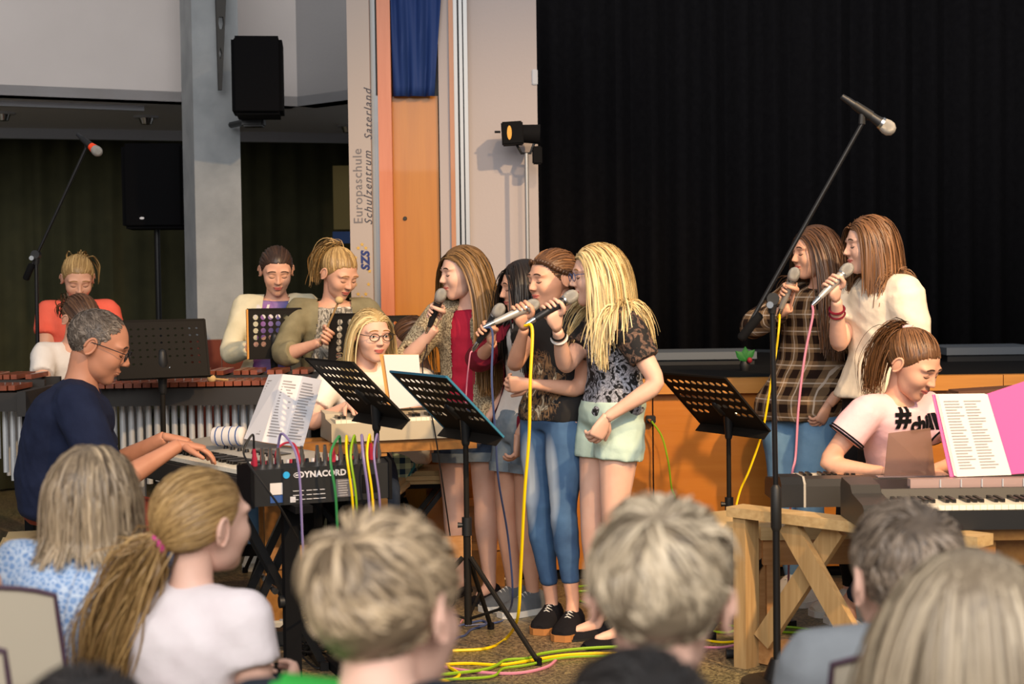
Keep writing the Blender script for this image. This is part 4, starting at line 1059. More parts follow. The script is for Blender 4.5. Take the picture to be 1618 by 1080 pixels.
def chest_print(info, body, size, mat, up=0.62, side=0.0, shear=0.0, bold=0.0, nm='chest_lettering', rows=None, part='shirt', tilt=0.0, dist=0.6):
    """flat lettering laid onto the front of the garment"""
    root = info['root']; g = [c for c in root.children if c.name.split('.')[0] == part][0]
    bv = BVHTree.FromPolygons([v.co.copy() for v in g.data.vertices], [tuple(p.vertices) for p in g.data.polygons])
    V, F = text_arrays(body, size, 0.0, shear, bold)
    bm = bmesh.new(); vs = [bm.verts.new(tuple(v)) for v in V]
    for f in F:
        try: bm.faces.new([vs[i] for i in f])
        except ValueError: pass
    bmesh.ops.remove_doubles(bm, verts=bm.verts, dist=1e-5); bmesh.ops.triangulate(bm, faces=bm.faces)
    for _ in range(3): bmesh.ops.subdivide_edges(bm, edges=[e for e in bm.edges if e.calc_length() > .012], cuts=1, use_grid_fill=False); bmesh.ops.triangulate(bm, faces=bm.faces)
    bm.verts.index_update(); V = np.array([tuple(v.co) for v in bm.verts]); F = [tuple(v.index for v in f.verts) for f in bm.faces]; bm.free()
    Mi = frame(root).inverted(); c = Mi @ info['spine'](up); out = []
    ct, st = math.cos(tilt), math.sin(tilt); Fl = (Mi.to_3x3() @ info['F']).normalized(); Ll = (Mi.to_3x3() @ info['L']).normalized()
    for x, y, z in V:
        xx, yy = x * ct - y * st, x * st + y * ct
        o = c + Fl * dist + Ll * (xx + side) + Vector((0, 0, yy))
        hit = bv.ray_cast(o, -Fl)
        out.append((hit[0] + Fl * 0.005) if hit[0] is not None else (o - Fl * (dist - .1)))
    me = bpy.data.meshes.new(nm); me.from_pydata([tuple(v) for v in out], [], F)
    link(nm, me, mat, root)
# ------------------------------------------------------------------ handheld microphones
MICS = {}
def mic(key, label, head, tail, body='mic_body', length=None):
    h, t_ = P(*head), P(*tail); ax = (h - t_).normalized(); L = 0.165
    mid = h; b = h - ax * L
    root = thing('microphone', label, 'microphone', b, 0, 'handheld vocal microphones')
    m = MB(); m.tube([h + ax * d for d in (-.030, -.026, -.012, .004, .018, .026, .029)], [.017, .0225, .0255, .0255, .020, .011, .003], 16); m.build('grille', 'mic_grille', root, True)
    m = MB(); m.tube([h + ax * d for d in (-.038, -.036, -.030, -.029)], [.0175, .0215, .0215, .018], 16); m.build('collar', 'chrome', root, True)
    m = MB(); m.tube([h + ax * d for d in (-.038, -.06, -.10, -.16, -.168)], [.0185, .0175, .0150, .0120, .0100], 14); m.build('barrel', body, root, True)
    m = MB(); m.tube([h + ax * d for d in (-.165, -.172, -.20, -.215)], [.0090, .0105, .0095, .0050], 12); m.build('plug', 'chrome', root, True)
    MICS[key] = (h, ax, h - ax * .213); return h, ax
def hold(key, d=0.10): h, ax, t = MICS[key]; return h - ax * d, ax
mic('a', 'dark microphone held by the long-haired girl in speckled cardigan', (697, 465, 6.55), (680, 512, 6.62))
mic('b', 'dark microphone pointing up, held by the girl in maroon cardigan', (789, 489, 6.18), (750, 549, 6.24))
mic('c', 'pale-bodied microphone held by the girl with braided hair', (842, 482, 5.86), (784, 508, 5.82), 'mic_body_light')
mic('d', 'dark microphone with yellow cable held by the blonde girl in lace', (903, 468, 5.70), (848, 502, 5.66))
mic('e', 'microphone with yellow cable held by the girl in plaid shirt', (1255, 432, 6.44), (1237, 480, 6.50), 'mic_body_light')
mic('f', 'microphone with pink cable held by the girl in white shirt', (1339, 425, 6.10), (1294, 471, 6.06), 'mic_body_light')

def gp(key, d, side): c, a = hold(key, d); return ('grip', c, a, side)
def wr(key, d, off): c, a = hold(key, d); return c + Vector(off)

# ------------------------------------------------------------------ singers
person('girl singer with very long brown hair, speckled cardigan and denim shorts', (731, 430, 6.76), 203, 8, hs=1.03, pel=(744, 655, 6.84), tyaw=246, pyaw=246, H=1.57,
       wrR=wr('a', .10, (.005, .035, -.062)), poleR=(-.75, -.25, -.9), handR=gp('a', .095, 1), wrL=(772, 662, 6.64), poleL=(.8, .2, -.2), handL=('open', (-.05, -.1, -1), (-.8, .2, 0), .45),
       ankL=(774, 925, 6.76), ankR=(727, 923, 6.88), shirt=dict(mat='red_tee', hem=-.02, sleeve=0), layer=dict(mat='knit_speckle', name='cardigan', hem=-.10, sleeve=1.15, off=.020, open=.055, flare=.05),
       legs=dict(mat='denim_dark', name='shorts', len=.50, off=.012, cuff=.10, cuff_mat='denim_grey', flare=.008), shoes=('black_shoe', 'sole_black', 'flat'),
       hair=dict(kind='long', mat='hair_longbrown', n=2000, length=0.54, part=0.05, seed=11, thick=.012, wave=.03, back=.45, backL=1.25), skinm='skin_pale')
person('girl singer with black hair, maroon cardigan and white top, half hidden', (826, 452, 6.46), 196, 10, hs=.97, pel=(826, 672, 6.52), tyaw=214, H=1.47,
       wrR=wr('b', .11, (.03, .05, -.05)), poleR=(-.75, .1, -.7), handR=gp('b', .11, 1), wrL=(818, 690, 6.30), poleL=(.6, .4, -.2), handL=('open', (-.05, 0, -1), (-.8, .2, 0), .5),
       ankL=(842, 940, 6.44), ankR=(812, 938, 6.56), shirt=dict(mat='white_tee', hem=.02, sleeve=0), layer=dict(mat='maroon', name='cardigan', hem=-.02, sleeve=1.45, off=.018, open=.075),
       legs=dict(mat='denim_grey', name='shorts', len=.50, off=.010, cuff=.10, flare=.006), shoes=('grey_shoe', 'sole_white', 'lace'),
       hair=dict(kind='long', mat='hair_black', n=1300, length=0.34, seed=12, thick=.012, part=.1, wave=.0, noise=.02, back=.0))
person('girl singer with braided crown, black animal-print tee and washed blue jeans', (872, 440, 6.10), 212, 8, hs=1.02, pel=(874, 655, 6.14), tyaw=226, pyaw=222, H=1.49,
       wrR=wr('c', .06, (.02, .045, -.065)), poleR=(-.35, .4, -1), handR=gp('c', .05, 1), wrL=(838, 606, 5.93), poleL=(.5, .3, -1), handL=('open', (-1, .1, -.05), (.1, .8, .3), .45),
       ankL=(905, 948, 6.06), ankR=(872, 950, 6.18), footyaw=250, shirt=dict(mat='tiger_tee', hem=-.07, sleeve=.45, off=.014, sflare=.012),
       legs=dict(mat='washed_jeans', name='jeans', len=1.80, off=.006), shoes=('black_shoe', 'sole_tan', 'lace'),
       hair=dict(kind='tied', mat='hair_auburn', n=700, tie=(-1, -.2, -.25), tail=.16, seed=13, thick=.012, tail_n=70, tail_spread=.012), braid=True)
p11 = person('blonde girl singer with glasses, black lace top and mint shorts', (944, 434, 5.88), 190, 6, hs=1.03, pel=(966, 652, 5.94), tyaw=196, pyaw=204, H=1.51, bulk=1.02,
       wrR=wr('d', .10, (.03, .045, -.075)), poleR=(-.2, .3, -1), handR=gp('d', .09, 1), wrL=(958, 660, 5.70), poleL=(1, -.2, -.1), handL=('open', (-.55, .05, -1), (-.4, .9, .2), .4),
       ankL=(985, 965, 5.86), ankR=(948, 968, 6.0), shirt=dict(mat='lace_top', hem=-.02, sleeve=0, off=.010), layer=dict(mat='lace_sleeve', name='lace_sleeves', hem=.80, neck=.96, sleeve=.62, off=.013, sflare=.008),
       legs=dict(mat='mint', name='shorts', len=.42, off=.012, flare=.012), shoes=('black_shoe', 'sole_black', 'flat'),
       hair=dict(kind='long', mat='hair_blonde', n=2300, length=0.36, seed=14, thick=.016, part=-.05, wave=.035, back=1.2), glasses='cable_blue', skinm='skin_pale', brow='brow_light', rings=[('R', 1.86, .004, .004, 'black_matte'), ('R', 1.78, .004, .006, 'paper')])
person('girl singer with long brown hair and brown plaid shirt', (1287, 398, 6.70), 196, 6, hs=1.02, pel=(1264, 640, 6.76), tyaw=222, pyaw=232, H=1.66,
       wrR=wr('e', .09, (.02, .035, -.065)), poleR=(-.8, .2, -.5), handR=gp('e', .09, 1), wrL=(1308, 640, 6.58), poleL=(.8, .3, -.1), handL=('open', (-.5, -.1, -1), (-.6, .6, 0), .45),
       ankL=(1288, 926, 6.62), ankR=(1255, 924, 6.72), shirt=dict(mat='plaid', hem=-.14, sleeve=1.75, off=.018, sflare=.004, flare=.06),
       legs=dict(mat='light_jeans', name='jeans', len=1.92, off=.008), shoes=('white_shoe', 'sole_white', 'lace'),
       hair=dict(kind='long', mat='hair_brown', n=1900, length=0.46, seed=15, thick=.012, part=.02, wave=.035, back=.75))
person('girl singer with shoulder-length brown hair and loose white shirt', (1374, 386, 6.26), 186, 6, hs=1.03, pel=(1384, 632, 6.30), tyaw=200, H=1.66,
       wrR=wr('f', .10, (.03, .04, -.055)), poleR=(-.1, .2, -1), handR=gp('f', .09, 1), wrL=(1412, 668, 6.12), poleL=(.9, 0, -.1),
       ankL=(1370, 945, 6.22), ankR=(1345, 942, 6.36), shirt=dict(mat='white_shirt', hem=.02, sleeve=.66, off=.022, soff=.006, sflare=.008, flare=.05),
       legs=dict(mat='black_trousers', name='trousers', len=1.9, off=.006), shoes=('white_shoe', 'sole_white', 'lace'),
       hair=dict(kind='long', mat='hair_auburn', n=1900, length=0.24, seed=16, thick=.013, part=.02, wave=.012, back=1.3), skinm='skin_pale', rings=[('R', 1.80, .004, .005, 'maroon'), ('R', 1.70, .004, .004, 'maroon')])
# wristbands
# ------------------------------------------------------------------ girl at the right-hand keyboard
p14 = person('seated girl with ponytail and pink lettered tee playing the right-hand keyboard', (1443, 575, 5.72), -46, 30, hs=1.08, pel=(1425, 802, 6.0), tyaw=-62, H=1.48, seated=True,
       wrR=(1398, 745, 5.62), poleR=(-.9, .3, -.4), handR=('open', (.9, -.2, -.25), (0, 0, -1), .3), wrL=(1472, 742, 5.60), poleL=(.9, .2, -.4), handL=('open', (.4, -.6, -.3), (0, 0, -1), .3),
       ankL=(1392, 945, 5.75), ankR=(1340, 950, 5.85), shirt=dict(mat='pink_tee', hem=-.05, sleeve=.52, off=.014, sflare=.016, folds=.0015), legs=dict(mat='dark_jeans', name='trousers', len=1.9, off=.008), shoes=('white_shoe', 'sole_white', 'lace'),
       hair=dict(kind='tied', mat='hair_auburn', n=750, tie=(-.70, .15, .62), tail=.34, tail_dir=(-.9, -.9, -.2), seed=17, thick=.011, tail_n=320, tail_spread=.020, r=.0026, tie_mat='pink_tee', wave=.05), rings=[('R', .50, .034, .004, 'black_matte'), ('R', .46, .032, .003, 'black_matte'), ('L', .50, .034, .004, 'black_matte')])
chest_print(p14, '#', 0.105, 'black_matte', up=.87, side=-.055, bold=.004)
chest_print(p14, 'chill', 0.080, 'black_matte', up=.80, side=0.03, bold=.004, tilt=.10)
# ------------------------------------------------------------------ man at the keyboard
person('man with glasses and navy tee bent over the keyboard', (156, 545, 5.65), 6, 24, hs=1.17, pel=(92, 800, 5.68), tyaw=14, H=1.92, man=True, seated=True, wide=1.02,
       wrR=(284, 702, 5.52), poleR=(.1, -.5, -1), handR=('open', (.95, .2, -.18), (0, 0, -1), .28), wrL=(262, 690, 5.90), poleL=(.1, .5, -1), handL=('open', (.95, .1, -.2), (0, 0, -1), .28),
       ankR=(240, 1028, 5.5), ankL=(245, 1012, 5.8), shirt=dict(mat='navy_tee', hem=-.10, sleeve=.72, off=.016, sflare=.014), legs=dict(mat='rust_trousers', len=1.9, off=.012), shoes=('black_shoe', 'sole_black', 'lace'),
       hair=dict(kind='short', mat='hair_greying', n=2200, length=.014, r=.0020, thick=.0022, seed=18, noise=.01), glasses='black_plastic', skinm='skin_man', brow='brow_dark')
# ------------------------------------------------------------------ players behind
person('girl in coral tee looking down at the far left', (123, 440, 8.0), -68, 28, hs=1.02, pel=(128, 600, 8.05), tyaw=-80, H=1.56,
       wrR=(96, 590, 7.8), wrL=(165, 592, 7.8), shirt=dict(mat='coral_tee', sleeve=.45, off=.012, hem=-.06), legs=dict(mat='dark_jeans', len=1.9, off=.008), shoes=('white_shoe', 'sole_white', 'lace'),
       hair=dict(kind='tied', mat='hair_darkblonde', n=450, tie=(-.9, .2, .35), tail=.22, seed=19, tail_n=70), brow='brow_light', vox=.012)
person('girl in white tee with reddish tied hair bowing behind the man', (128, 505, 7.3), -40, 40, hs=1.0, pel=(95, 690, 7.5), tyaw=-50, H=1.46,
       wrR=(120, 620, 7.0), wrL=(165, 600, 7.1), shirt=dict(mat='white_tee', sleeve=.5, off=.012, hem=-.05), legs=dict(mat='dark_jeans', len=1.9, off=.008), shoes=('white_shoe', 'sole_white', 'lace'), ankL=(100, 880, 7.5), ankR=(80, 880, 7.5),
       hair=dict(kind='tied', mat='hair_brown', n=450, tie=(-1, 0, -.1), tail=.08, seed=20, tail_n=60), vox=.012)
p4 = person('girl with dark braided hair and cream cardigan over purple tee', (437, 427, 7.62), -76, 24, hs=1.02, pel=(428, 622, 7.66), tyaw=-84, H=1.58,
       wrR=(408, 545, 7.38), poleR=(-.8, .2, -.8), wrL=(470, 555, 7.42), poleL=(.8, .2, -.8), shirt=dict(mat='galaxy_tee', sleeve=0, off=.010, hem=-.05), layer=dict(mat='cream_knit', name='cardigan', hem=-.12, sleeve=1.7, off=.016, soff=-.004, open=.085, flare=.05),
       legs=dict(mat='light_jeans', name='jeans', len=1.9, off=.008), shoes=('white_shoe', 'sole_white', 'lace'), hair=dict(kind='tied', mat='hair_dark', n=550, tie=(-1, 0, -.3), tail=.18, seed=21, tail_n=60, tail_spread=.01), vox=.010)
chest_print(p4, 'Neon', 0.095, 'paper', up=.87, shear=.25, bold=.002, side=.0)
chest_print(p4, 'Galaxy', 0.055, 'paper', up=.62, shear=.25, bold=.001, side=.01) if False else None
person('blonde girl with high ponytail and grey bomber jacket holding mallets', (536, 432, 7.30), -46, 28, hs=1.02, pel=(520, 640, 7.42), tyaw=-74, H=1.60,
       wrR=(507, 540, 7.02), poleR=(-.9, .3, -.5), handR=('grip', P(514, 530, 7.00), Vector((.5, .2, .8)), -1), wrL=(572, 560, 7.16), poleL=(.9, .3, -.5), shirt=dict(mat='photo_tee', sleeve=0, off=.010, hem=-.05), layer=dict(mat='bomber_grey', name='jacket', hem=-.02, sleeve=1.35, off=.017, open=.105, soff=.002),
       legs=dict(mat='black_trousers', len=1.9, off=.008), shoes=('white_shoe', 'sole_white', 'lace'),
       hair=dict(kind='tied', mat='hair_darkblonde', n=700, tie=(-.55, 0, .85), tail=.24, seed=22, tail_n=150, tail_dir=(-.9, -.5, .1), tail_spread=.02, wave=.05), brow='brow_light', vox=.010)
person('blonde girl with glasses and cream top sitting behind the silver keyboard', (585, 528, 6.62), -56, 8, hs=1.02, pel=(566, 726, 6.74), tyaw=-66, H=1.46, seated=True, open_eyes=True,
       wrR=(553, 638, 6.42), poleR=(-.9, .2, -.6), wrL=(608, 640, 6.42), poleL=(.9, .2, -.6), handR=('open', (.5, -.8, -.2), (0, 0, -1), .3), handL=('open', (.3, -.8, -.2), (0, 0, -1), .3),
       ankL=(600, 905, 6.45), ankR=(560, 905, 6.5), shirt=dict(mat='cream_top', sleeve=.62, off=.012, hem=-.05), legs=dict(mat='dark_jeans', len=1.9, off=.008), shoes=('white_shoe', 'sole_white', 'lace'),
       hair=dict(kind='long', mat='hair_blonde', n=1200, length=.26, seed=23, thick=.004, back=2.2, wave=.01), glasses='mic_body', skinm='skin_pale', brow='brow_light', vox=.010)
person('child in white tee and plaid shorts sitting on the stool by the silver keyboard', (648, 540, 7.02), 170, 12, hs=.98, pel=(642, 712, 7.02), tyaw=182, H=1.40, seated=True,
       wrR=(592, 660, 6.98), poleR=(-.2, .5, -1), wrL=(598, 668, 6.72), poleL=(-.2, -.5, -1), handL=('open', (-1, -.1, -.2), (0, 0, -1), .3), handR=('open', (-1, -.1, -.2), (0, 0, -1), .3),
       ankL=(606, 905, 6.82), ankR=(630, 900, 6.96), shirt=dict(mat='white_tee', sleeve=.55, off=.016, hem=-.10, flare=.03), legs=dict(mat='plaid_teal', name='shorts', len=.95, off=.018), shoes=('grey_shoe', 'sole_white', 'lace'),
       hair=dict(kind='tied', mat='hair_brown', n=450, tie=(-.9, 0, .3), tail=.2, seed=24, tail_n=60), vox=.010)
# ------------------------------------------------------------------ audience
def audience(label, head, hyaw, tyaw, hair, shirt, H=1.42, hs=1.0, hpitch=0, hroll=0, lean=-.06, pz=.47, dx=0.0, arms=None, legs='dark_jeans', vox=.012, skinm='skin_pale', **kw):
    hC = P(*head); t = math.radians(tyaw); F = Vector((math.cos(t), math.sin(t), 0)); L = Vector((-F.y, F.x, 0)); pel = Vector((hC.x + dx, hC.y, pz)) + F * lean
    wl = pel + F * .22 + L * .09 + Vector((0, 0, .10)); wr_ = pel + F * .22 - L * .09 + Vector((0, 0, .10))
    return person(label, hC, hyaw, hpitch, hroll, hs, pel=pel, tyaw=tyaw, H=H, seated=True, wrL=wl, wrR=wr_, poleL=(L * .35 - F * .5 - Vector((0, 0, .7))), poleR=(-L * .35 - F * .5 - Vector((0, 0, .7))),
                  shirt=shirt, legs=dict(mat=legs, len=1.9, off=.010), shoes=('white_shoe', 'sole_white', 'lace'), hair=hair, vox=vox, skinm=skinm, name='person', **kw)
AUD = []
AUD.append(audience('girl with long wavy light-brown hair and blue patterned top seen from behind', (147, 787, 3.25), 78, 82, dict(kind='long', mat='hair_ash', n=2400, length=.13, seed=31, thick=.012, lenvar=.5, wave=.17, back=.5, r=.0026, part=0), dict(mat='blue_floral', sleeve=.5, off=.014, hem=-.08), H=1.42, hs=.98, pz=.48, wide=1.08, neck=.6))
AUD.append(audience('girl with pink hair tie and long ponytail in pale tee, seen from behind', (322, 824, 3.10), 48, 62, dict(kind='tied', mat='hair_sandy', n=1300, tie=(-.92, .18, -.30), tail=.40, tail_dir=(-.5, .75, -.5), seed=32, thick=.010, tail_n=1500, tail_spread=.026, r=.0018, wave=.10, tie_mat='pink_folder'), dict(mat='plain_white', sleeve=.42, off=.012, hem=-.08), H=1.38, hs=1.0, hpitch=-2, pz=.45, hroll=4))
AUD.append(audience('boy with tousled ash-blond hair in dark tee, left of two boys in front', (612, 968, 1.80), 64, 80, dict(kind='short', mat='hair_ash', n=3000, length=.060, r=.0024, thick=.020, seed=33, noise=.07, wave=.05), dict(mat='dark_tee', sleeve=.6, off=.014, hem=-.08), H=1.45, hs=1.0, hroll=-6, hpitch=6, pz=.46, vox=.010, neck=.4, layer=dict(mat='green_tee', name='shoulder_panel', hem=.84, neck=.95, sleeve=.12, off=.019, folds=.001, half=1)))
AUD.append(audience('boy with swirled ash-blond crown in front of the blonde singer', (1045, 945, 1.86), 82, 88, dict(kind='short', mat='hair_ashblonde', n=3000, length=.055, r=.0024, thick=.018, seed=34, noise=.05, wave=.03), dict(mat='dark_tee', sleeve=.6, off=.014, hem=-.08), H=1.45, hs=1.02, hroll=3, hpitch=8, pz=.46, vox=.010))
AUD.append(audience('boy with short brown-grey hair and slate tee before the wooden trestle', (1432, 914, 2.46), 98, 92, dict(kind='short', mat='hair_ashgrey', n=2800, length=.045, r=.0022, thick=.014, seed=35, noise=.08, wave=.05), dict(mat='slate_tee', sleeve=.6, off=.014, hem=-.08), H=1.50, hs=1.08, hpitch=4, pz=.44, vox=.011, neck=.35, wide=1.1))
AUD.append(audience('girl with straight ash-blond hair at the right edge seen from behind', (1533, 1012, 1.80), 88, 90, dict(kind='long', mat='hair_ashblonde', n=3000, length=.36, seed=36, thick=.010, wave=.01, back=.4, r=.0026, noise=.03, steps=12), dict(mat='dark_tee', sleeve=.6, off=.014, hem=-.08), H=1.40, hs=.97, pz=.44, vox=.012))
AUD.append(audience('child with dark hair at the bottom centre, only crown in view', (1010, 1222, 1.40), 92, 90, dict(kind='short', mat='hair_blackish', n=2200, length=.040, r=.0018, thick=.010, seed=37, noise=.08), dict(mat='dark_tee', sleeve=.6, off=.014, hem=-.08), H=1.40, hs=1.02, pz=.44, vox=.014))
AUD.append(audience('child with dark hair at the bottom left, only crown in view', (135, 1234, 1.52), 92, 90, dict(kind='short', mat='hair_blackish', n=1800, length=.040, r=.0018, thick=.010, seed=38, noise=.08), dict(mat='dark_tee', sleeve=.6, off=.014, hem=-.08), H=1.40, hs=1.0, pz=.44, vox=.014))
AUD.append(audience('child at the far left edge, only bare arm in view', (-128, 770, 2.95), 80, 85, dict(kind='short', mat='hair_blackish', n=900, length=.03, r=.002, thick=.009, seed=39), dict(mat='dark_tee', sleeve=0, off=.006, hem=-.08), H=1.40, hs=1.0, pz=.45, vox=.014))
# ------------------------------------------------------------------ music stands
def music_stand(label, C, wdir, hdir, w=.48, h=.32, nx=10, ny=6, mat='stand_black', edge=None, stem_y=None, hole=.34, solid_rows=1, stem_bottom=True, group='black perforated music stands', spread=.30, foot=0.0, oy=0.75):
    C = Vector(C); u = Vector(wdir).normalized(); v = Vector(hdir); v = (v - u * v.dot(u)).normalized(); n = u.cross(v).normalized()
    root = thing('music_stand', label, 'music stand', (C.x, C.y, 0), 0, group)
    m = MB(); bw, bh = .022, .022; cw, ch = (w - 2 * bw) / nx, (h - 2 * bh) / ny; t = .0018
    def pt(a, b, k): return C + u * a + v * b + n * k
    def quad(a0, b0, a1, b1):
        m.add([pt(a, b, k) for k in (-t, t) for a, b in ((a0, b0), (a1, b0), (a1, b1), (a0, b1))], [(3, 2, 1, 0), (4, 5, 6, 7), (0, 1, 5, 4), (1, 2, 6, 5), (2, 3, 7, 6), (3, 0, 4, 7)])
    quad(-w / 2, -h / 2, w / 2, -h / 2 + bh); quad(-w / 2, h / 2 - bh, w / 2, h / 2); quad(-w / 2, -h / 2 + bh, -w / 2 + bw, h / 2 - bh); quad(w / 2 - bw, -h / 2 + bh, w / 2, h / 2 - bh)
    for i in range(nx):
        for j in range(ny):
            a, b = -w / 2 + bw + (i + .5) * cw, -h / 2 + bh + (j + .5) * ch
            if j < solid_rows + 1 and nx * .28 < i + .5 < nx * .72 or j == 0 and solid_rows: quad(a - cw / 2, b - ch / 2, a + cw / 2, b + ch / 2); continue
            sq = [(1, 0), (1, 1), (0, 1), (-1, 1), (-1, 0), (-1, -1), (0, -1), (1, -1)]; vs = []
            r_ = min(cw, ch) * hole * 1.15
            for k in (-t, t):
                vs += [pt(a + x * cw / 2, b + y * ch / 2, k) for x, y in sq]; vs += [pt(a + r_ * math.cos(q * PI / 4), b + r_ * oy * math.sin(q * PI / 4), k) for q in range(8)]
            fs = []
            for q in range(8):
                e = (q + 1) % 8; fs += [(e, q, 8 + q, 8 + e), (16 + q, 16 + e, 24 + e, 24 + q), (8 + e, 8 + q, 24 + q, 24 + e)]
            m.add(vs, fs)
    d = m.build('desk', mat, root, fix=False)
    m = MB(); m.add([pt(a, -h / 2, k) for a in (-w / 2, w / 2) for k in (0, .045)] + [pt(a, -h / 2 + .003, k) for a in (-w / 2, w / 2) for k in (0, .045)], [(0, 1, 3, 2), (4, 6, 7, 5), (0, 4, 5, 1), (2, 3, 7, 6), (0, 2, 6, 4), (1, 5, 7, 3)]); m.build('ledge', mat, d)
    m = MB(); m.between(pt(-w / 2, h / 2, 0), pt(w / 2, h / 2, 0), .008, .008); m.between(pt(w / 2, -h / 2, 0), pt(w / 2, h / 2, 0), .008, .008); m.build('rim', mat if edge == 'tan_board' else (edge or mat), d); m = MB(); m.between(pt(-w / 2, -h / 2, 0), pt(-w / 2, h / 2, 0), .008, .014 if edge == 'tan_board' else .008); m.build('rim', edge or mat, d)
    j = C - v * h * .30 - n * .02; top = Vector((j.x, j.y, j.z - .10))
    m = MB(); m.tube([C - v * h * .05 - n * .004, C - v * h * .22 - n * .012, j, top], [.018, .026, .022, .016], 10, round_cap=True); m.build('bracket', 'black_plastic', root, True)
    m = MB(); sd = Vector((1, 0, 0)); m.tube([j - sd * .03, j + sd * .035], .008, 8); m.build('tilt_knob', 'chrome', root, True)
    zc = top.z * .58
    m = MB(); m.tube([top, Vector((top.x, top.y, zc))], .0105, 10); m.build('upper_tube', mat, root, True)
    m = MB(); m.tube([Vector((top.x, top.y, zc + .04)), Vector((top.x, top.y, .10))], .0145, 10); m.build('lower_tube', mat, root, True)
    m = MB(); m.tube([Vector((top.x, top.y, zc + .05)), Vector((top.x, top.y, zc - .02))], .019, 10); m.tube([Vector((top.x - .035, top.y, zc + .02)), Vector((top.x, top.y, zc + .02))], [.011, .006], 8); m.build('clamp', 'black_plastic', root, True)
    for k in range(3):
        a = foot + 2 * PI * k / 3; e = Vector((top.x + spread * math.cos(a), top.y + spread * math.sin(a), .012)); mid = Vector((top.x + .15 * math.cos(a), top.y + .15 * math.sin(a), .20))
        m = MB(); m.tube([Vector((top.x, top.y, .36)) + Vector((math.cos(a), math.sin(a), 0)) * .018, e], .0095, 8); leg = m.build('leg', mat, root, True)
        m = MB(); m.tube([e + Vector((0, 0, -.011)), e + Vector((0, 0, .014))], .014, 8); m.build('rubber_foot', 'black_matte', leg, True)
        m = MB(); m.tube([Vector((top.x, top.y, .12)), Vector((top.x, top.y, .36)).lerp(e, .5)], .006, 6); m.build('brace', mat, root, True)
    return root
wd, hd = Vector((.50, -.86, 0)), Vector((-.64, -.30, .70))
music_stand('perforated music stand standing alone before the wooden stage front', P(1126, 634, 6.45), wd, hd, .47, .33, foot=.5)
music_stand('perforated music stand with painted blue-lit edge in front of the cardigan singer', P(704, 637, 5.75), wd, hd, .47, .33, edge='blue_lit_edge', foot=-.75, spread=.36)
music_stand('perforated music stand in front of the silver keyboard', P(563, 614, 5.65), wd, hd, .44, .31, foot=.9)
music_stand('wide dark music stand behind the man with glasses', P(256, 552, 6.37), (.86, .5, 0), (.1, .3, .95), .39, .25, spread=.14, nx=11, ny=7, hole=.18, foot=.3)
music_stand('music stand with orange edge before the girl in cream cardigan', P(434, 527, 7.20), (.75, .30, 0), (.10, .05, .99), .26, .235, nx=6, ny=6, edge='tan_board', foot=.2, hole=.36, oy=1.0)
music_stand('music stand with big round holes behind the blonde girl with glasses', P(560, 535, 7.0), (.85, -.3, 0), (.12, .1, .99), .25, .23, nx=4, ny=6, foot=.6, spread=.14, hole=.42, oy=1.0, solid_rows=0)
music_stand('dark music stand half hidden behind the long-haired singer', P(630, 531, 7.45), (.9, .3, 0), (.05, .2, .97), .20, .20, nx=6, ny=6, foot=.1, spread=.14, hole=.34, oy=1.0, solid_rows=0)

# ------------------------------------------------------------------ sheets
def sheet(parent, pts, mat='paper', name='page', thick=.002):
    a, b, c, d = [Vector(p) for p in pts]; n = (b - a).cross(d - a).normalized() * thick; m = MB(); m.prism([a, b, c, d], n); return m.build(name, mat, parent)
def lines(parent, pts, rows, mat='ink', x0=.1, x1=.9, y0=.1, y1=.9, name='print', hgt=.25, cols=1, seed=1):
    """rows of fine print on a page: a,b bottom edge, c,d top edge"""
    rng = random.Random(seed); a, b, c, d = [Vector(p) for p in pts]; n = (b - a).cross(d - a).normalized()
    def at(s, t): return a.lerp(b, s).lerp(d.lerp(c, s), t)
    m = MB()
    for sg in (1, -1):
        for r_ in range(rows):
            t = y0 + (y1 - y0) * r_ / max(rows - 1, 1)
            for k in range(cols):
                s0 = x0 + (x1 - x0) * k / cols; s1 = s0 + (x1 - x0) / cols * rng.uniform(.55, .9); hh = (y1 - y0) / rows * hgt
                off = n * (.0026 if sg > 0 else -.0008); q = [at(s0, t - hh) + off, at(s1, t - hh) + off, at(s1, t + hh) + off, at(s0, t + hh) + off]; m.add(q, [(0, 1, 2, 3)])
    o = m.build(name, mat, parent, fix=False); o['kind'] = 'stuff'; return o
# three-panel song sheet standing on the keyboard
bs = [P(386, 693, 5.92), P(414, 698, 5.84), P(448, 703, 5.86), P(479, 706, 5.78)]; tp = [P(425, 592, 6.06), P(447, 591, 5.98), P(478, 594, 6.02), P(509, 600, 5.94)]
t = thing('song_sheet', 'white folded song sheet standing open on the silver stage piano', 'sheet music', bs[1])
for k in range(3):
    pg = [bs[k], bs[k + 1], tp[k + 1], tp[k]]; sheet(t, pg, 'paper_grey'); lines(t, pg, 20, seed=k, x0=.12, x1=.9, hgt=.22)
# orange-backed song folder on girl's rack
a, b, c, d = P(616, 647, 6.30), P(668, 640, 6.30), P(662, 560, 6.36), P(603, 560, 6.36)
t = thing('song_folder', 'orange song folder with bright white page beside the blonde girl', 'folder', a)
dx = Vector((-.008, .006, 0)); sheet(t, [a + dx, b, c, d + dx], 'tan_board', 'cover', .008); pg = [a.lerp(b, .06) - Vector((0, .010, 0)), b - Vector((0, .010, 0)), c - Vector((0, .010, 0)), d.lerp(c, .06) - Vector((0, .010, 0))]; sheet(t, pg, 'paper')
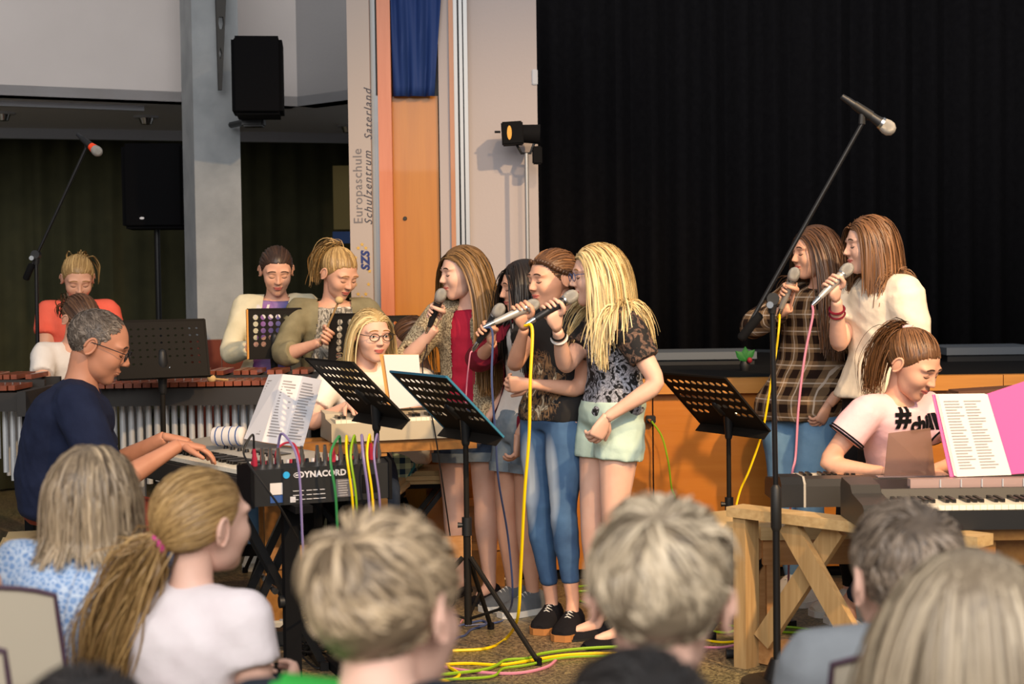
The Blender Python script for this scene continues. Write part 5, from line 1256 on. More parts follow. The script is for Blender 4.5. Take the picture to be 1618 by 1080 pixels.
# rolled striped cloth on the keyboard
c0_, c1_ = P(337, 689, 5.98), P(386, 688, 5.94); t = thing('cloth_roll', 'white rolled cloth with thin blue stripes on the keyboard', 'cloth', c0_)
ax = (c1_ - c0_); m = MB(); m.tube([c0_.lerp(c1_, k) for k in (0, .05, .5, .95, 1)], [.028, .036, .039, .036, .026], 14); m.build('roll', 'paper', t, True)
for k in (.2, .42, .64, .85): m = MB(); m.tube([c0_.lerp(c1_, k - .012), c0_.lerp(c1_, k + .012)], .0398, 14); m.build('stripe', 'blue_print', t, True)

# ------------------------------------------------------------------ keyboards
def keybed(parent, o, u, v, z, n_white, kw, kl, gap=.0012):
    """o = front left corner of the keys, u along the keys, v away from the player"""
    w_ = MB(); b_ = MB(); u = Vector(u); v = Vector(v); R = Matrix((u, v, Vector((0, 0, 1)))).transposed()
    for i in range(n_white): w_.box(Vector(o) + u * (i + .5) * kw + v * kl / 2 + Vector((0, 0, z + .008)), (kw - gap, kl, .016), R)
    for i in range(n_white - 1):
        if i % 7 in (0, 1, 3, 4, 5): b_.box(Vector(o) + u * (i + 1) * kw + v * kl * .67 + Vector((0, 0, z + .020)), (kw * .55, kl * .62, .016), R)
    a = w_.build('white_keys', 'ivory_key', parent); a['kind'] = 'stuff'; b = b_.build('black_keys', 'ebony_key', parent); b['kind'] = 'stuff'
# man's stage piano
u, v = Vector((.594, -.804, 0)), Vector((.804, .594, 0)); E_ = G(380, 742, .755); PL_ = .96; A = Vector((E_.x, E_.y, -.08)) - u * PL_
R = Matrix((u, v, Vector((0, 0, 1)))).transposed()
t = thing('stage_piano', 'silver stage piano with cream keys under the hands of the man', 'keyboard', A + Vector((0, 0, .73)))
m = MB(); m.box(A + u * PL_ / 2 + v * .19 + Vector((0, 0, .770)), (PL_ + .04, .40, .085), R, .008); m.build('case', 'grey_plastic', t, True)
m = MB(); m.prism([A - u * .02 + v * y + Vector((0, 0, z)) for y, z in ((.165, .805), (.165, .842), (.20, .850), (.38, .862), (.392, .85), (.392, .805))], u * (PL_ + .04)); m.build('control_panel', 'silver_plastic', t)
m = MB(); m.box(A + u * .70 + v * .26 + Vector((0, 0, .8565)), (.20, .06, .006), R); m.build('display', 'grey_plastic', t)
for k in range(8): m = MB(); c = A + u * (.40 + k * .06) + v * .215 + Vector((0, 0, .851)); m.tube([c, c + Vector((0, 0, .012))], [.010, .008], 10); m.build('knob', 'black_plastic', t, True)
keybed(t, A + v * .005, u, v, .816, 42, .0227, .155)
# stand under the man's keyboard: two crossed frames and a black post
def x_stand(label, C, along, across, zt, half=.26, spread=.36, group='black folding keyboard stands'):
    C = Vector(C); a = Vector(along).normalized(); c = Vector(across).normalized(); root = thing('keyboard_stand', label, 'stand', (C.x, C.y, 0), 0, group)
    for s in (-1, 1):
        b0 = C + a * s * .12
        for q in (-1, 1):
            m = MB(); m.between(b0 + c * (q * spread) + Vector((0, 0, .02)) + a * q * .016, b0 - c * (q * spread * .8) + Vector((0, 0, zt)) + a * q * .016, .028, .028); m.build('leg', 'black_metal', root)
        m = MB(); m.tube([b0 + a * -.03 + Vector((0, 0, zt * .47)), b0 + a * .03 + Vector((0, 0, zt * .47))], .012, 10); m.build('pivot_bolt', 'chrome', root, True)
    for q in (-1, 1):
        m = MB(); m.between(C + c * q * spread - a * .18 + Vector((0, 0, .016)), C + c * q * spread + a * .18 + Vector((0, 0, .016)), .03, .03); m.build('foot_bar', 'black_metal', root)
        m = MB(); m.between(C + c * q * spread * .8 - a * .18 + Vector((0, 0, zt)), C + c * q * spread * .8 + a * .18 + Vector((0, 0, zt)), .03, .03); m.build('support_bar', 'black_metal', root)
    return root
xc = P(425, 900, 5.62); x_stand('black crossed stand under the stage piano and mixer', Vector((xc.x, xc.y, 0)), (.3, -.95, 0), (.95, .3, 0), .64, spread=.17)
# mixer
mu = (P(614, 786, 5.30) - P(402, 800, 5.12)); mu.z = 0; ml = mu.length; mu.normalize(); mv = Vector((-mu.y, mu.x, 0)); O = Vector((P(402, 800, 5.12).x, P(402, 800, 5.12).y, 0))
mz0, mz1 = P(410, 800, 5.13).z, P(420, 742, 5.13).z
t = thing('mixing_console', 'black mixing console with maker lettering and many cables plugged in', 'mixer', O + mu * ml / 2 + Vector((0, 0, mz0)), math.atan2(mu.y, mu.x))
R = Matrix((mu, mv, Vector((0, 0, 1)))).transposed()
prof = [(0, mz0), (0, mz1), (.05, mz1 + .012), (.22, mz1 - .01), (.22, mz0)]
m = MB(); m.prism([O + mv * y + Vector((0, 0, z)) for y, z in prof], mu * ml); m.build('case', 'black_plastic', t)
for s in (-.012, ml): m = MB(); m.prism([O + mu * s + mv * (y * 1.02 - .006) + Vector((0, 0, z + (.006 if z > mz0 else -.004))) for y, z in prof], mu * .012); m.build('side_cheek', 'black_matte', t)
fo = O - mv * .001
def onface(s, z): return fo + mu * (ml * s) + Vector((0, 0, mz0 + (mz1 - mz0) * z))
lettering('maker_lettering', 'DYNACORD', .0285, onface(.50, .80) - mv * .001, mu, (0, 0, 1), 'paper_grey', t, extrude=.0005, bold=.0012, space=1.08)
m = MB(); m.tube([onface(.315, .80) - mv * .001 + mu * (.012 * math.cos(a)) + Vector((0, 0, .008 * math.sin(a))) for a in np.linspace(0, 2 * PI, 17)], .0016, 5, cap=False); m.tube([onface(.315, .80) - mu * .007 - mv * .001, onface(.315, .80) + mu * .007 - mv * .001], .003, 6); m.build('maker_emblem', 'paper_grey', t, True)
c = onface(.235, .82); m = MB(); m.prism([c + mu * (.012 * math.cos(a)) + Vector((0, 0, .012 * math.sin(a))) for a in np.linspace(0, 2 * PI, 20, endpoint=False)], -mv * .001); m.build('round_sticker', 'blue_sticker', t)
def plate(nm, s0, s1, z0, z1, mat, th=.0012): m = MB(); m.prism([onface(s0, z0), onface(s1, z0), onface(s1, z1), onface(s0, z1)], -mv * th); return m.build(nm, mat, t)
plate('white_label', .115, .205, .30, .62, 'paper'); plate('blue_label', .115, .205, .08, .28, 'blue_print'); lab = plate('rating_plate', .60, .74, .12, .62, 'print_grey')
lines(t, [onface(.60, .12) - mv * .0014, onface(.74, .12) - mv * .0014, onface(.74, .62) - mv * .0014, onface(.60, .62) - mv * .0014], 7, 'paper_grey', hgt=.12, name='plate_print', seed=4)
lines(t, [onface(.25, .10) - mv * .0014, onface(.56, .10) - mv * .0014, onface(.56, .40) - mv * .0014, onface(.25, .40) - mv * .0014], 3, 'paper_grey', hgt=.10, name='socket_print', cols=5, seed=5)
plate('socket', .26, .30, .06, .22, 'paper_grey'); plate('fan_grille', .80, .92, .2, .7, 'black_matte', .003)
PLUGS = []
for k in range(17):
    s = .03 + .058 * k
    if k in (4, 5, 7): continue
    c = O + mu * (ml * s) + mv * .045 + Vector((0, 0, mz1 + .008)); m = MB(); m.tube([c, c + Vector((0, -.004, .030)), c + Vector((0, -.006, .034)), c + Vector((0, -.012, .062))], [.0095, .0095, .008, .0055], 10); m.build('plug', 'chrome' if k % 5 else 'cable_red', t, True); PLUGS.append(c + Vector((0, -.012, .062)))
for k in range(10):
    for j in range(3):
        c = O + mu * (ml * (.06 + .096 * k)) + mv * (.10 + .045 * j) + Vector((0, 0, mz1 + .002 - .13 * (.045 * j))); m = MB(); m.tube([c, c + Vector((0, 0, .018))], [.008, .006], 8); m.build('knob', ('mic_body', 'cable_red', 'paper_grey')[j], t, True)
# black post stand carrying the mixer
pc = O + mu * (ml * .40) + mv * .16; t = thing('mixer_stand', 'black post stand with round knobs carrying the mixing console', 'stand', pc)
for s in (.33, .76):
    q = O + mu * (ml * s) + mv * .14; m = MB(); m.box(q + Vector((0, 0, mz0 / 2 + .01)), (.055, .045, mz0 - .04), R); m.build('post', 'black_matte', t)
    m = MB(); m.box(q + Vector((0, 0, .015)), (.06, .45, .03), R); m.build('foot', 'black_matte', t); m = MB(); m.box(q + Vector((0, 0, mz0 - .012)), (.06, .40, .024), R); m.build('arm', 'black_matte', t)
    k = q - mu * .045 + Vector((0, 0, .30)); m = MB(); m.tube([k, k + mu * .03], .022, 12); m.build('knob', 'black_plastic', t, True)
m = MB(); m.box(O + mu * (ml * .545) + mv * .14 + Vector((0, 0, .30)), (ml * .43, .03, .04), R); m.build('cross_bar', 'black_matte', t)

# girl's silver keyboard on a wooden trestle
ku = Vector((.96, .28, 0)).normalized(); kv = Vector((-ku.y, ku.x, 0)); K = G(524, 699, .765); K = Vector((K.x, K.y, 0)); R = Matrix((ku, kv, Vector((0, 0, 1)))).transposed()
kz = .765
t = thing('keyboard', 'beige-silver electronic keyboard in front of the blonde girl with glasses', 'keyboard', K + ku * .4 + kv * .15 + Vector((0, 0, kz)))
m = MB(); m.prism([K - ku * .0 + kv * y + Vector((0, 0, z)) for y, z in ((0, kz), (0, kz + .075), (.14, kz + .085), (.16, kz + .105), (.27, kz + .115), (.285, kz + .09), (.285, kz))], ku * .60); m.build('case', 'beige_plastic', t)
keybed(t, K + ku * .02 + kv * .012, ku, kv, kz + .074, 25, .0225, .125)
m = MB(); m.box(K + ku * .30 + kv * .21 + Vector((0, 0, kz + .112)), (.4, .08, .006), R); m.build('control_panel', 'grey_plastic', t)
t = thing('wooden_trestle', 'orange wooden trestle under the silver keyboard', 'trestle', K + ku * .3 + kv * .18)
for s in (-.24, .20):
    for q in (.05, .22): m = MB(); m.box(K + ku * s + kv * q + Vector((0, 0, (kz - .05) / 2)), (.07, .045, kz - .05), R); m.build('leg', 'orange_wood', t)
for q in (.05, .22): m = MB(); m.box(K + ku * .16 + kv * q + Vector((0, 0, kz - .026)), (.92, .06, .05), R); m.build('beam', 'orange_wood', t)
m = MB(); m.box(K + ku * .16 + kv * .03 + Vector((0, 0, .30)), (.86, .025, .09), R); m.build('rail', 'raw_wood', t)

# stools with tan cushion and black crossed legs
def stool(label, C, zs, ang, wdt=.42):
    C = Vector((C.x, C.y, 0)); a = Vector((math.cos(ang), math.sin(ang), 0)); b = Vector((-a.y, a.x, 0)); t = thing('keyboard_stool', label, 'stool', C, ang, 'folding keyboard stools')
    R = Matrix((a, b, Vector((0, 0, 1)))).transposed(); m = MB(); m.box(C + Vector((0, 0, zs - .035)), (wdt, .30, .06), R, .02); m.build('cushion', 'cushion_tan', t, True)
    m = MB(); m.box(C + Vector((0, 0, zs - .075)), (wdt * .9, .26, .02), R); m.build('seat_board', 'black_matte', t)
    for q in (-.11, .11):
        for s in (-1, 1): m = MB(); m.between(C + b * q + a * s * .20 + Vector((0, 0, .02)) + b * s * .013, C + b * q - a * s * .17 + Vector((0, 0, zs - .085)) + b * s * .013, .026, .022); m.build('leg', 'black_metal', t)
    for s in (-1, 1): m = MB(); m.between(C - b * .17 + a * s * .20 + Vector((0, 0, .014)), C + b * .17 + a * s * .20 + Vector((0, 0, .014)), .028, .028); m.build('foot_bar', 'black_metal', t)
    m = MB(); m.tube([C - b * .14 + Vector((0, 0, (zs - .08) * .52)), C + b * .14 + Vector((0, 0, (zs - .08) * .52))], .009, 8); m.build('pivot_bolt', 'chrome', t, True)
stool('tan cushioned folding stool under the child in plaid shorts', P(642, 740, 7.02), P(642, 712, 7.02).z - .075, .1)
stool('tan cushioned folding stool behind the wooden trestle at right', P(1150, 840, 6.15), P(1150, 822, 6.0).z, .5)
pp = P(92, 800, 5.68); stool('folding stool under the man in navy tee', pp, pp.z - .10, .25)
pp = P(566, 726, 6.74); stool('folding stool under the blonde girl with glasses', pp, pp.z - .09, -.1)

# right-hand wooden bench, trestle, pianos
t = thing('wooden_bench', 'plain wooden bench plank under the seated keyboard girl', 'bench', (P(1330, 840, 5.95).x, 5.98, 0))
zb = P(1280, 830, 5.9).z; bx0, bx1 = P(1197, 840, 5.95).x, P(1500, 840, 5.95).x
m = MB(); m.box(((bx0 + bx1) / 2, 6.0, zb - .025), (bx1 - bx0, .26, .05)); m.build('seat_plank', 'pine_x', t)
m = MB(); m.box(((bx0 + bx1) / 2, 5.90, zb - .10), (bx1 - bx0 - .02, .03, .10)); m.build('apron', 'raw_wood', t)
for x in (bx0 + .05, bx1 - .05):
    for y in (5.91, 6.09): m = MB(); m.box((x, y, (zb - .05) / 2), (.05, .04, zb - .05)); m.build('leg', 'raw_wood', t)
T0 = G(1180, 1052, 0); T0 = Vector((T0.x, T0.y, 0)); zt = P(1162, 800, T0.y).z; e1 = G(1370, 832, zt - .02); td = Vector((e1.x - T0.x, e1.y - T0.y, 0)).normalized(); tn = Vector((-td.y, td.x, 0)); TL = 1.0
t = thing('wooden_trestle', 'pale pine trestle with crossed legs carrying the right-hand pianos', 'trestle', T0 + td * .4); R = Matrix((td, tn, Vector((0, 0, 1)))).transposed()
m = MB(); m.box(T0 + td * (TL / 2 - .05) + Vector((0, 0, zt - .018)), (TL, .10, .036), R); m.build('top_beam', 'pine_x', t)
for s in (0.0, TL - .12): m = MB(); m.box(T0 + td * s + Vector((0, 0, (zt - .036) / 2)), (.055, .08, zt - .036), R); m.build('post', 'pine', t)
m = MB(); m.box(T0 + td * (TL / 2 - .06) + tn * .05 + Vector((0, 0, .06)), (TL - .05, .03, .10), R); m.build('bottom_rail', 'raw_wood', t)
m = MB(); m.between(T0 + td * .06 + tn * .02 + Vector((0, 0, .10)), T0 + td * .38 + tn * .02 + Vector((0, 0, zt - .04)), .03, .075); m.build('brace', 'pine', t)
m = MB(); m.between(T0 + td * .20 - tn * .015 + Vector((0, 0, zt - .04)), T0 + td * .55 - tn * .015 + Vector((0, 0, .06)), .03, .075); m.build('brace', 'pine', t)
# right far trestle holding the far side (partly out of frame)
t2 = thing('wooden_trestle', 'reddish wooden trestle beam under the front piano at the right edge', 'trestle', (2.0, 5.0, 0))
zz = zt
m = MB(); m.box((1.95, 5.0, zz - .02), (.95, .12, .04)); m.build('top_beam', 'orange_wood', t2)
m = MB(); m.box((1.95, 5.05, zz - .09), (.95, .03, .10)); m.build('rail', 'orange_wood', t2)
for x in (1.55, 2.35): m = MB(); m.box((x, 5.0, (zz - .04) / 2), (.06, .08, zz - .04)); m.build('post', 'orange_wood', t2)
for x in (1.5, 2.0): m = MB(); m.box((x, 5.55, (zz - .04) / 2), (.06, .08, zz - .04)); m.build('post', 'orange_wood', t2)
m = MB(); m.box((1.75, 5.55, zz - .02), (.9, .08, .04)); m.build('rear_beam', 'orange_wood', t2)
# piano played by the girl: back towards us
x0 = P(1230, 780, 5.5).x; z0 = zt + .002
t = thing('digital_piano', 'dark digital piano seen from behind, played by the girl in pink', 'keyboard', (x0 + .5, 5.6, z0))
def side(x): return [Vector((x, y, z0 + z)) for y, z in ((5.44, 0), (5.44, .075), (5.47, .098), (5.60, .094), (5.63, .074), (5.78, .062), (5.80, .045), (5.80, 0))]
m = MB(); m.prism(side(x0 + .085), (1.13, 0, 0)); m.build('case', 'grey_plastic', t)
for xa in (x0, x0 + 1.215): m = MB(); m.prism([p + Vector((0, 0, .008 if p.z > z0 + .01 else 0)) for p in side(xa)], (.082, 0, 0)); m.build('end_cheek', 'black_plastic', t)
for xa in (x0 + .080,): m = MB(); m.prism([p + Vector((0, -.002 if p.y < 5.5 else 0, .010 if p.z > z0 + .01 else 0)) for p in side(xa)], (.008, 0, 0)); m.build('seam_strip', 'silver_plastic', t)
keybed(t, Vector((x0 + .10, 5.775, 0)), (1, 0, 0), (0, -1, 0), z0 + .066, 48, .0229, .135)
ra, rb, rc, rd = P(1397, 752, 5.52), P(1478, 752, 5.52), P(1470, 676, 5.44), P(1404, 684, 5.44)
m = MB(); m.prism([ra, rb, rc, rd], (0, .004, 0)); m.build('music_rack', 'clear_brown', t)
m = MB(); m.box((ra + rb) / 2 + Vector((0, -.01, -.005)), ((rb - ra).length + .06, .04, .018)); m.build('rack_foot', 'clear_rack', t)
# front piano facing us with folder
x1 = P(1356, 800, 4.98).x
t = thing('digital_piano', 'black digital piano at the right front with white key fronts towards us', 'keyboard', (x1 + .6, 5.05, z0))
yf = 4.90
def side2(x): return [Vector((x, y, z0 + z)) for y, z in ((yf, 0), (yf, .070), (yf + .02, .082), (yf + .17, .100), (yf + .20, .125), (yf + .33, .135), (yf + .35, .11), (yf + .35, 0))]
m = MB(); m.prism([Vector((x1 + .10, y, z0 + z)) for y, z in ((yf, 0), (yf, .062), (yf + .16, .066), (yf + .18, .112), (yf + .33, .125), (yf + .35, .10), (yf + .35, 0))], (1.2, 0, 0)); m.build('case', 'black_plastic', t)
m = MB(); m.prism(side2(x1), (.10, 0, 0)); m.build('end_cheek', 'grey_plastic', t)
keybed(t, Vector((x1 + .105, yf + .006, 0)), (1, 0, 0), (0, 1, 0), z0 + .064, 50, .0229, .145)
m = MB(); m.box((x1 + .75, yf + .205, z0 + .128), (1.1, .04, .030)); m.build('rack_slot', 'clear_rack', t)
for k in range(9): m = MB(); m.box((x1 + .30 + k * .07, yf + .183, z0 + .128), (.004, .004, .026)); m.build('slot_rib', 'trim_grey', t)
# pink folder
yb = yf + .22
a, b = P(1512, 753, yb), P(1598, 750, yb); c, d = P(1560, 623, yb + .09), P(1482, 624, yb + .09); a0 = P(1502, 754, yb); d0 = P(1474, 624, yb + .09); e, f_ = P(1690, 742, yb - .04), P(1655, 590, yb + .06)
t = thing('song_folder', 'bright pink ring folder with lyric page open on the front piano', 'folder', a)
sheet(t, [a0 + Vector((0, .012, 0)), b + Vector((0, .012, 0)), c + Vector((0, .012, 0)), d0 + Vector((0, .012, 0))], 'pink_folder', 'left_cover', .004); sheet(t, [b + Vector((0, .012, 0)), e, f_, c + Vector((0, .012, 0))], 'pink_folder', 'right_cover', .004)
pg = [a, b, c, d]
for k in range(3): o_ = Vector((-.004 * k, .003 * k, .0015 * k)); sheet(t, [p + o_ for p in pg], 'paper')
lines(t, [p + Vector((0, -.0015, 0)) for p in pg], 24, seed=9, x0=.08, x1=.88, y0=.1, y1=.92, cols=2, hgt=.16)
# brown case behind the folder
bc = P(1565, 618, 5.95); t = thing('instrument_case', 'brown case lying open behind the pink folder', 'case', bc - Vector((0, 0, .1)))
m = MB(); m.box(P(1575, 618, 5.95), (.36, .16, .03), Matrix.Rotation(-.05, 3, 'Y'), .01); m.build('lid', 'brown_case', t, True)
m = MB(); m.box(P(1575, 650, 5.95), (.34, .15, .16)); m.build('body', 'brown_case', t); m = MB(); p_ = P(1575, 650, 5.95); m.box((p_.x, p_.y, (p_.z - .08) / 2), (.30, .14, p_.z - .08)); m.build('stand_box', 'black_matte', t)

# ------------------------------------------------------------------ marimba
def marimba(label, xl, xr, yc, zt, nb, seed, tubes_=True, group='mallet instruments'):
    rng = random.Random(seed); t = thing('marimba', label, 'marimba', ((xl + xr) / 2, yc, 0), 0, group); pitch = (xr - xl) / nb; L = xr - xl
    bar = None
    for i in range(nb):
        x = xl + (i + .5) * pitch; ln = .36 - .14 * i / nb
        m = MB(); m.box((x, yc - .02 - ln / 2 + .10, zt), (pitch * .86, ln, .020), None); m.build('bar', 'rosewood', t)
        if i % 7 in (0, 1, 3, 4, 5) and i < nb - 1: m = MB(); m.box((x + pitch / 2, yc + .12 + ln / 2, zt + .030), (pitch * .80, ln, .020)); m.build('accidental_bar', 'rosewood', t)
    for y, z in ((yc - .17, zt - .055), (yc + .08, zt - .05), (yc + .12, zt - .02), (yc + .34, zt - .02)):
        m = MB(); m.box(((xl + xr) / 2, y, z), (L + .08, .025, .075)); m.build('rail', 'dark_rail', t)
    for i in range(nb * 2):
        x = xl + (i + .5) * pitch / 2; m = MB()
        if i % 2 == 0: m.tube([Vector((x + pitch * .25 + pitch * .25, yc - .06, zt + .0)), Vector((x + pitch * .5, yc - .06, zt + .018))], .003, 6); m.build('bar_post', 'chrome', t, True)
    if tubes_:
        for i in range(nb):
            x = xl + (i + .5) * pitch; s = abs((i + .5) / nb - .38) / .62; ln = .16 + .30 * (1 - (i / nb)) ** 1.2 if i / nb < .5 else .20 + .22 * ((i / nb) - .5) * 2
            if i / nb > .62: ln = .24 + .06 * math.sin(i)
            m = MB(); m.tube([Vector((x, yc - .05, zt - .09)), Vector((x, yc - .05, zt - .09 - ln))], pitch * .36, 12); m.build('resonator_tube', 'tube_metal', t, True)
            if i % 7 in (0, 1, 3, 4, 5): m = MB(); m.tube([Vector((x + pitch / 2, yc + .22, zt - .06)), Vector((x + pitch / 2, yc + .22, zt - .09 - ln * 1.5))], pitch * .34, 12); m.build('resonator_tube', 'tube_metal', t, True)
    for x in (xl - .05, xr + .05):
        m = MB(); m.box((x, yc + .08, zt - .06), (.035, .62, .10)); m.build('end_frame', 'dark_rail', t)
        for y in (yc - .15, yc + .30): m = MB(); m.box((x, y, (zt - .10) / 2), (.035, .05, zt - .10)); m.build('leg', 'black_matte', t)
    m = MB(); m.box(((xl + xr) / 2, yc + .08, .22), (L + .08, .03, .05)); m.build('stretcher', 'black_matte', t)
    return t
zm = P(350, 606, 6.55).z
marimba('long marimba with silver resonator tubes in front of the standing girls', P(108, 606, 6.6).x, P(482, 606, 6.6).x, 6.74, zm, 27, 2)
marimba('second mallet instrument with chrome fittings at the left edge', P(-150, 606, 6.3).x, P(40, 606, 6.3).x, 6.32, P(20, 612, 6.2).z, 16, 4)
# mallets held / lying
def mallet(label, a, b): t = thing('mallet', label, 'mallet', a, 0, 'yarn mallets'); m = MB(); m.tube([a, b], .005, 8); m.build('stick', 'pine', t, True); m = MB(); m.ell(b, (.02, .02, .018)); m.build('head', 'cushion_tan', t, True)
mallet('mallet held in the fist of the girl in bomber jacket', P(503, 548, 7.02), P(536, 474, 6.94))
mallet('mallet with pale head lying on the marimba bars', P(360, 600, 6.62), P(334, 598, 6.56))

# ------------------------------------------------------------------ loudspeakers, boom stands, lantern
def speaker(label, C, w_, h_, d_, yaw, pole=None, mount=None):
    C = Vector(C); R = Matrix.Rotation(yaw, 3, 'Z'); t = thing('loudspeaker', label, 'loudspeaker', (C.x, C.y, C.z - h_ / 2), yaw)
    m = MB(); m.box(C, (w_, d_, h_), R, .02); m.build('cabinet', 'speaker_black', t, True)
    m = MB(); m.box(C + R @ Vector((0, -d_ / 2 - .003, 0)), (w_ * .88, .012, h_ * .93), R, .004); m.build('grille', 'speaker_black', t, True)
    if pole: m = MB(); m.prism([C + R @ Vector((.014 * math.cos(a) - w_ * .18, -d_ / 2 - .010, .007 * math.sin(a) - h_ * .38)) for a in np.linspace(0, 2 * PI, 14, endpoint=False)], R @ Vector((0, -.002, 0))); m.build('badge', 'soffit_grey', t)
    return t
s1 = speaker('black loudspeaker hung high on the concrete pillar', P(408, 124, 8.15), .265, .41, .30, .12)
q = P(400, 190, 8.3); m = MB(); m.box(q + Vector((0, .02, -.01)), (.12, .10, .05), None, .01); m.tube([q, q + Vector((-.16, .22, .0))], .018, 8); m.build('wall_mount', 'black_metal', s1, True)
speaker('black loudspeaker on a pole in front of the olive curtain', P(247, 296, 9.3), .37, .51, .32, .10, pole=True)
b0 = P(248, 362, 9.3); t = thing('speaker_stand', 'tall black tripod pole under the loudspeaker by the curtain', 'stand', (b0.x, b0.y, 0))
m = MB(); m.tube([Vector((b0.x, b0.y, .15)), b0], .018, 10); m.build('pole', 'black_metal', t, True)
for k in range(3): a = .4 + 2 * PI * k / 3; m = MB(); m.tube([Vector((b0.x, b0.y, .75)), Vector((b0.x + .5 * math.cos(a), b0.y + .5 * math.sin(a), .012))], .012, 8); m.build('leg', 'black_metal', t, True)
m = MB(); m.tube([Vector((b0.x, b0.y, .72)), Vector((b0.x, b0.y, .82))], .03, 12); m.build('collar', 'black_plastic', t, True)

def boom(label, piv, foot, tail, tip, mic_tail, mic_head, miclabel, band=False, r_=.0095, round_base=True):
    t = thing('microphone_stand', label, 'microphone stand', (foot.x, foot.y, 0), 0, 'boom microphone stands')
    m = MB(); m.tube([Vector((foot.x, foot.y, .02)), Vector((foot.x, foot.y, piv.z * .48))], r_ * 1.35, 12); m.build('lower_tube', 'black_metal', t, True)
    m = MB(); m.tube([Vector((foot.x, foot.y, piv.z * .46)), piv], r_, 12); m.build('upper_tube', 'black_metal', t, True)
    m = MB(); m.tube([Vector((foot.x, foot.y, piv.z * .40)), Vector((foot.x, foot.y, piv.z * .41)), Vector((foot.x, foot.y, piv.z * .51)), Vector((foot.x, foot.y, piv.z * .52))], [r_ * 1.4, r_ * 2, r_ * 2, r_ * 1.1], 12); m.build('clutch', 'black_plastic', t, True)
    m = MB(); m.tube([piv - Vector((0, .02, 0)), piv + Vector((0, .02, 0))], .022, 12); m.tube([piv - Vector((0, 0, .05)), piv], [.014, .020], 10); m.build('swivel', 'black_plastic', t, True)
    k = piv.lerp(tail, .15) - Vector((0, .02, 0)); m = MB(); m.tube([k, k - Vector((0, .03, 0))], [.010, .012], 10); m.build('wing_bolt', 'chrome', t, True)
    m = MB(); m.tube([tail.lerp(piv, .0), tip], r_ * .8, 10); m.build('boom_arm', 'black_metal', t, True)
    m = MB(); m.tube([tail.lerp(piv, -.05), tail.lerp(piv, 0), tail.lerp(piv, .58), tail.lerp(piv, .62)], [r_ * 1.2, r_ * 1.8, r_ * 1.8, r_], 12); m.build('counterweight', 'black_matte', t, True)
    m = MB(); ax = (mic_head - mic_tail).normalized(); mc = mic_tail.lerp(mic_head, .42); m.tube([mc - ax * .035, mc + ax * .035], [.015, .018], 12); m.tube([tip, mc], [.012, .010], 8); m.build('mic_clip', 'black_plastic', t, True)
    if round_base:
        m = MB(); m.tube([Vector((foot.x, foot.y, .0)), Vector((foot.x, foot.y, .012)), Vector((foot.x, foot.y, .022)), Vector((foot.x, foot.y, .09))], [.125, .125, .05, .022], 28); m.build('base', 'black_metal', t, True)
    else:
        for q in range(3): a = .3 + 2 * PI * q / 3; m = MB(); m.tube([Vector((foot.x, foot.y, .10)), Vector((foot.x + .3 * math.cos(a), foot.y + .3 * math.sin(a), .012))], .009, 8); m.build('leg', 'black_metal', t, True)
    t = thing('microphone', miclabel, 'microphone', mic_tail)
    m = MB(); L_ = (mic_head - mic_tail).length; P_ = lambda d: mic_tail + ax * d
    m.tube([P_(0), P_(.02), P_(L_ - .06), P_(L_ - .045)], [.009, .011, .016, .019], 14); m.build('barrel', 'mic_body', t, True)
    m = MB(); m.tube([P_(L_ - .046), P_(L_ - .036)], [.0215, .0225], 16); m.build('collar', 'red_band' if band else 'chrome', t, True)
    m = MB(); m.tube([P_(L_ - .036), P_(L_ - .02), P_(L_ - .004), P_(L_ + .010), P_(L_ + .014)], [.022, .0262, .0255, .016, .004], 16); m.build('grille', 'mic_grille', t, True)
    if band: m = MB(); m.tube([P_(L_ - .062), P_(L_ - .04)], [.0185, .0225], 16); m.build('colour_band', 'red_band', t, True)
ft = G(1228, 1080, 0); py_ = ft.y
boom('tall boom microphone stand in the right foreground reaching over the singers', P(1220, 472, py_), ft, P(1172, 533, py_), P(1362, 196, py_), P(1330, 152, py_), P(1408, 205, py_), 'microphone high on the boom arm before the black curtain')
ft = P(59, 560, 7.6); ft.z = 0
boom('dim boom microphone stand at the far left by the girl in coral', P(57, 402, 7.6), ft, P(41, 440, 7.6), P(137, 232, 7.6), P(122, 212, 7.62), P(156, 241, 7.55), 'microphone with orange band on the far left boom', band=True, round_base=False)

lc = P(822, 211, 7.75); t = thing('stage_lantern', 'small black stage lantern clamped on a stand beside the black curtain', 'lamp', lc - Vector((0, 0, .1)))
R = Matrix.Rotation(-.05, 3, 'Y'); m = MB(); m.box(lc + Vector((-.04, 0, 0)), (.11, .11, .115), R, .006); m.build('housing', 'black_matte', t, True)
m = MB(); m.tube([lc + Vector((0, 0, 0)), lc + Vector((.10, 0, -.005))], [.045, .05], 16); m.build('barrel', 'black_matte', t, True)
m = MB(); m.prism([lc + Vector((-.055 + .012 * math.cos(a), -.056, .036 * math.sin(a))) for a in np.linspace(0, 2 * PI, 16, endpoint=False)], (0, -.003, 0)); m.build('lens', 'lens_glow', t)
m = MB(); m.tube([lc + Vector((-.02, .0, -.055)), lc + Vector((.005, 0, -.10)), lc + Vector((.05, 0, -.10)), lc + Vector((.07, 0, -.05))], .007, 8); m.build('yoke', 'black_metal', t, True)
m = MB(); m.tube([lc + Vector((-.10, 0, .01)), lc + Vector((-.13, 0, .01))], .006, 8); m.build('focus_knob', 'black_metal', t, True)
t2 = thing('lantern_stand', 'thin metal stand holding the small stage lantern', 'stand', (lc.x + .03, lc.y, ZT))
m = MB(); m.tube([Vector((lc.x + .03, lc.y, ZT + .02)), lc + Vector((.03, 0, -.10))], .011, 10); m.build('pole', 'aluminium', t2, True)
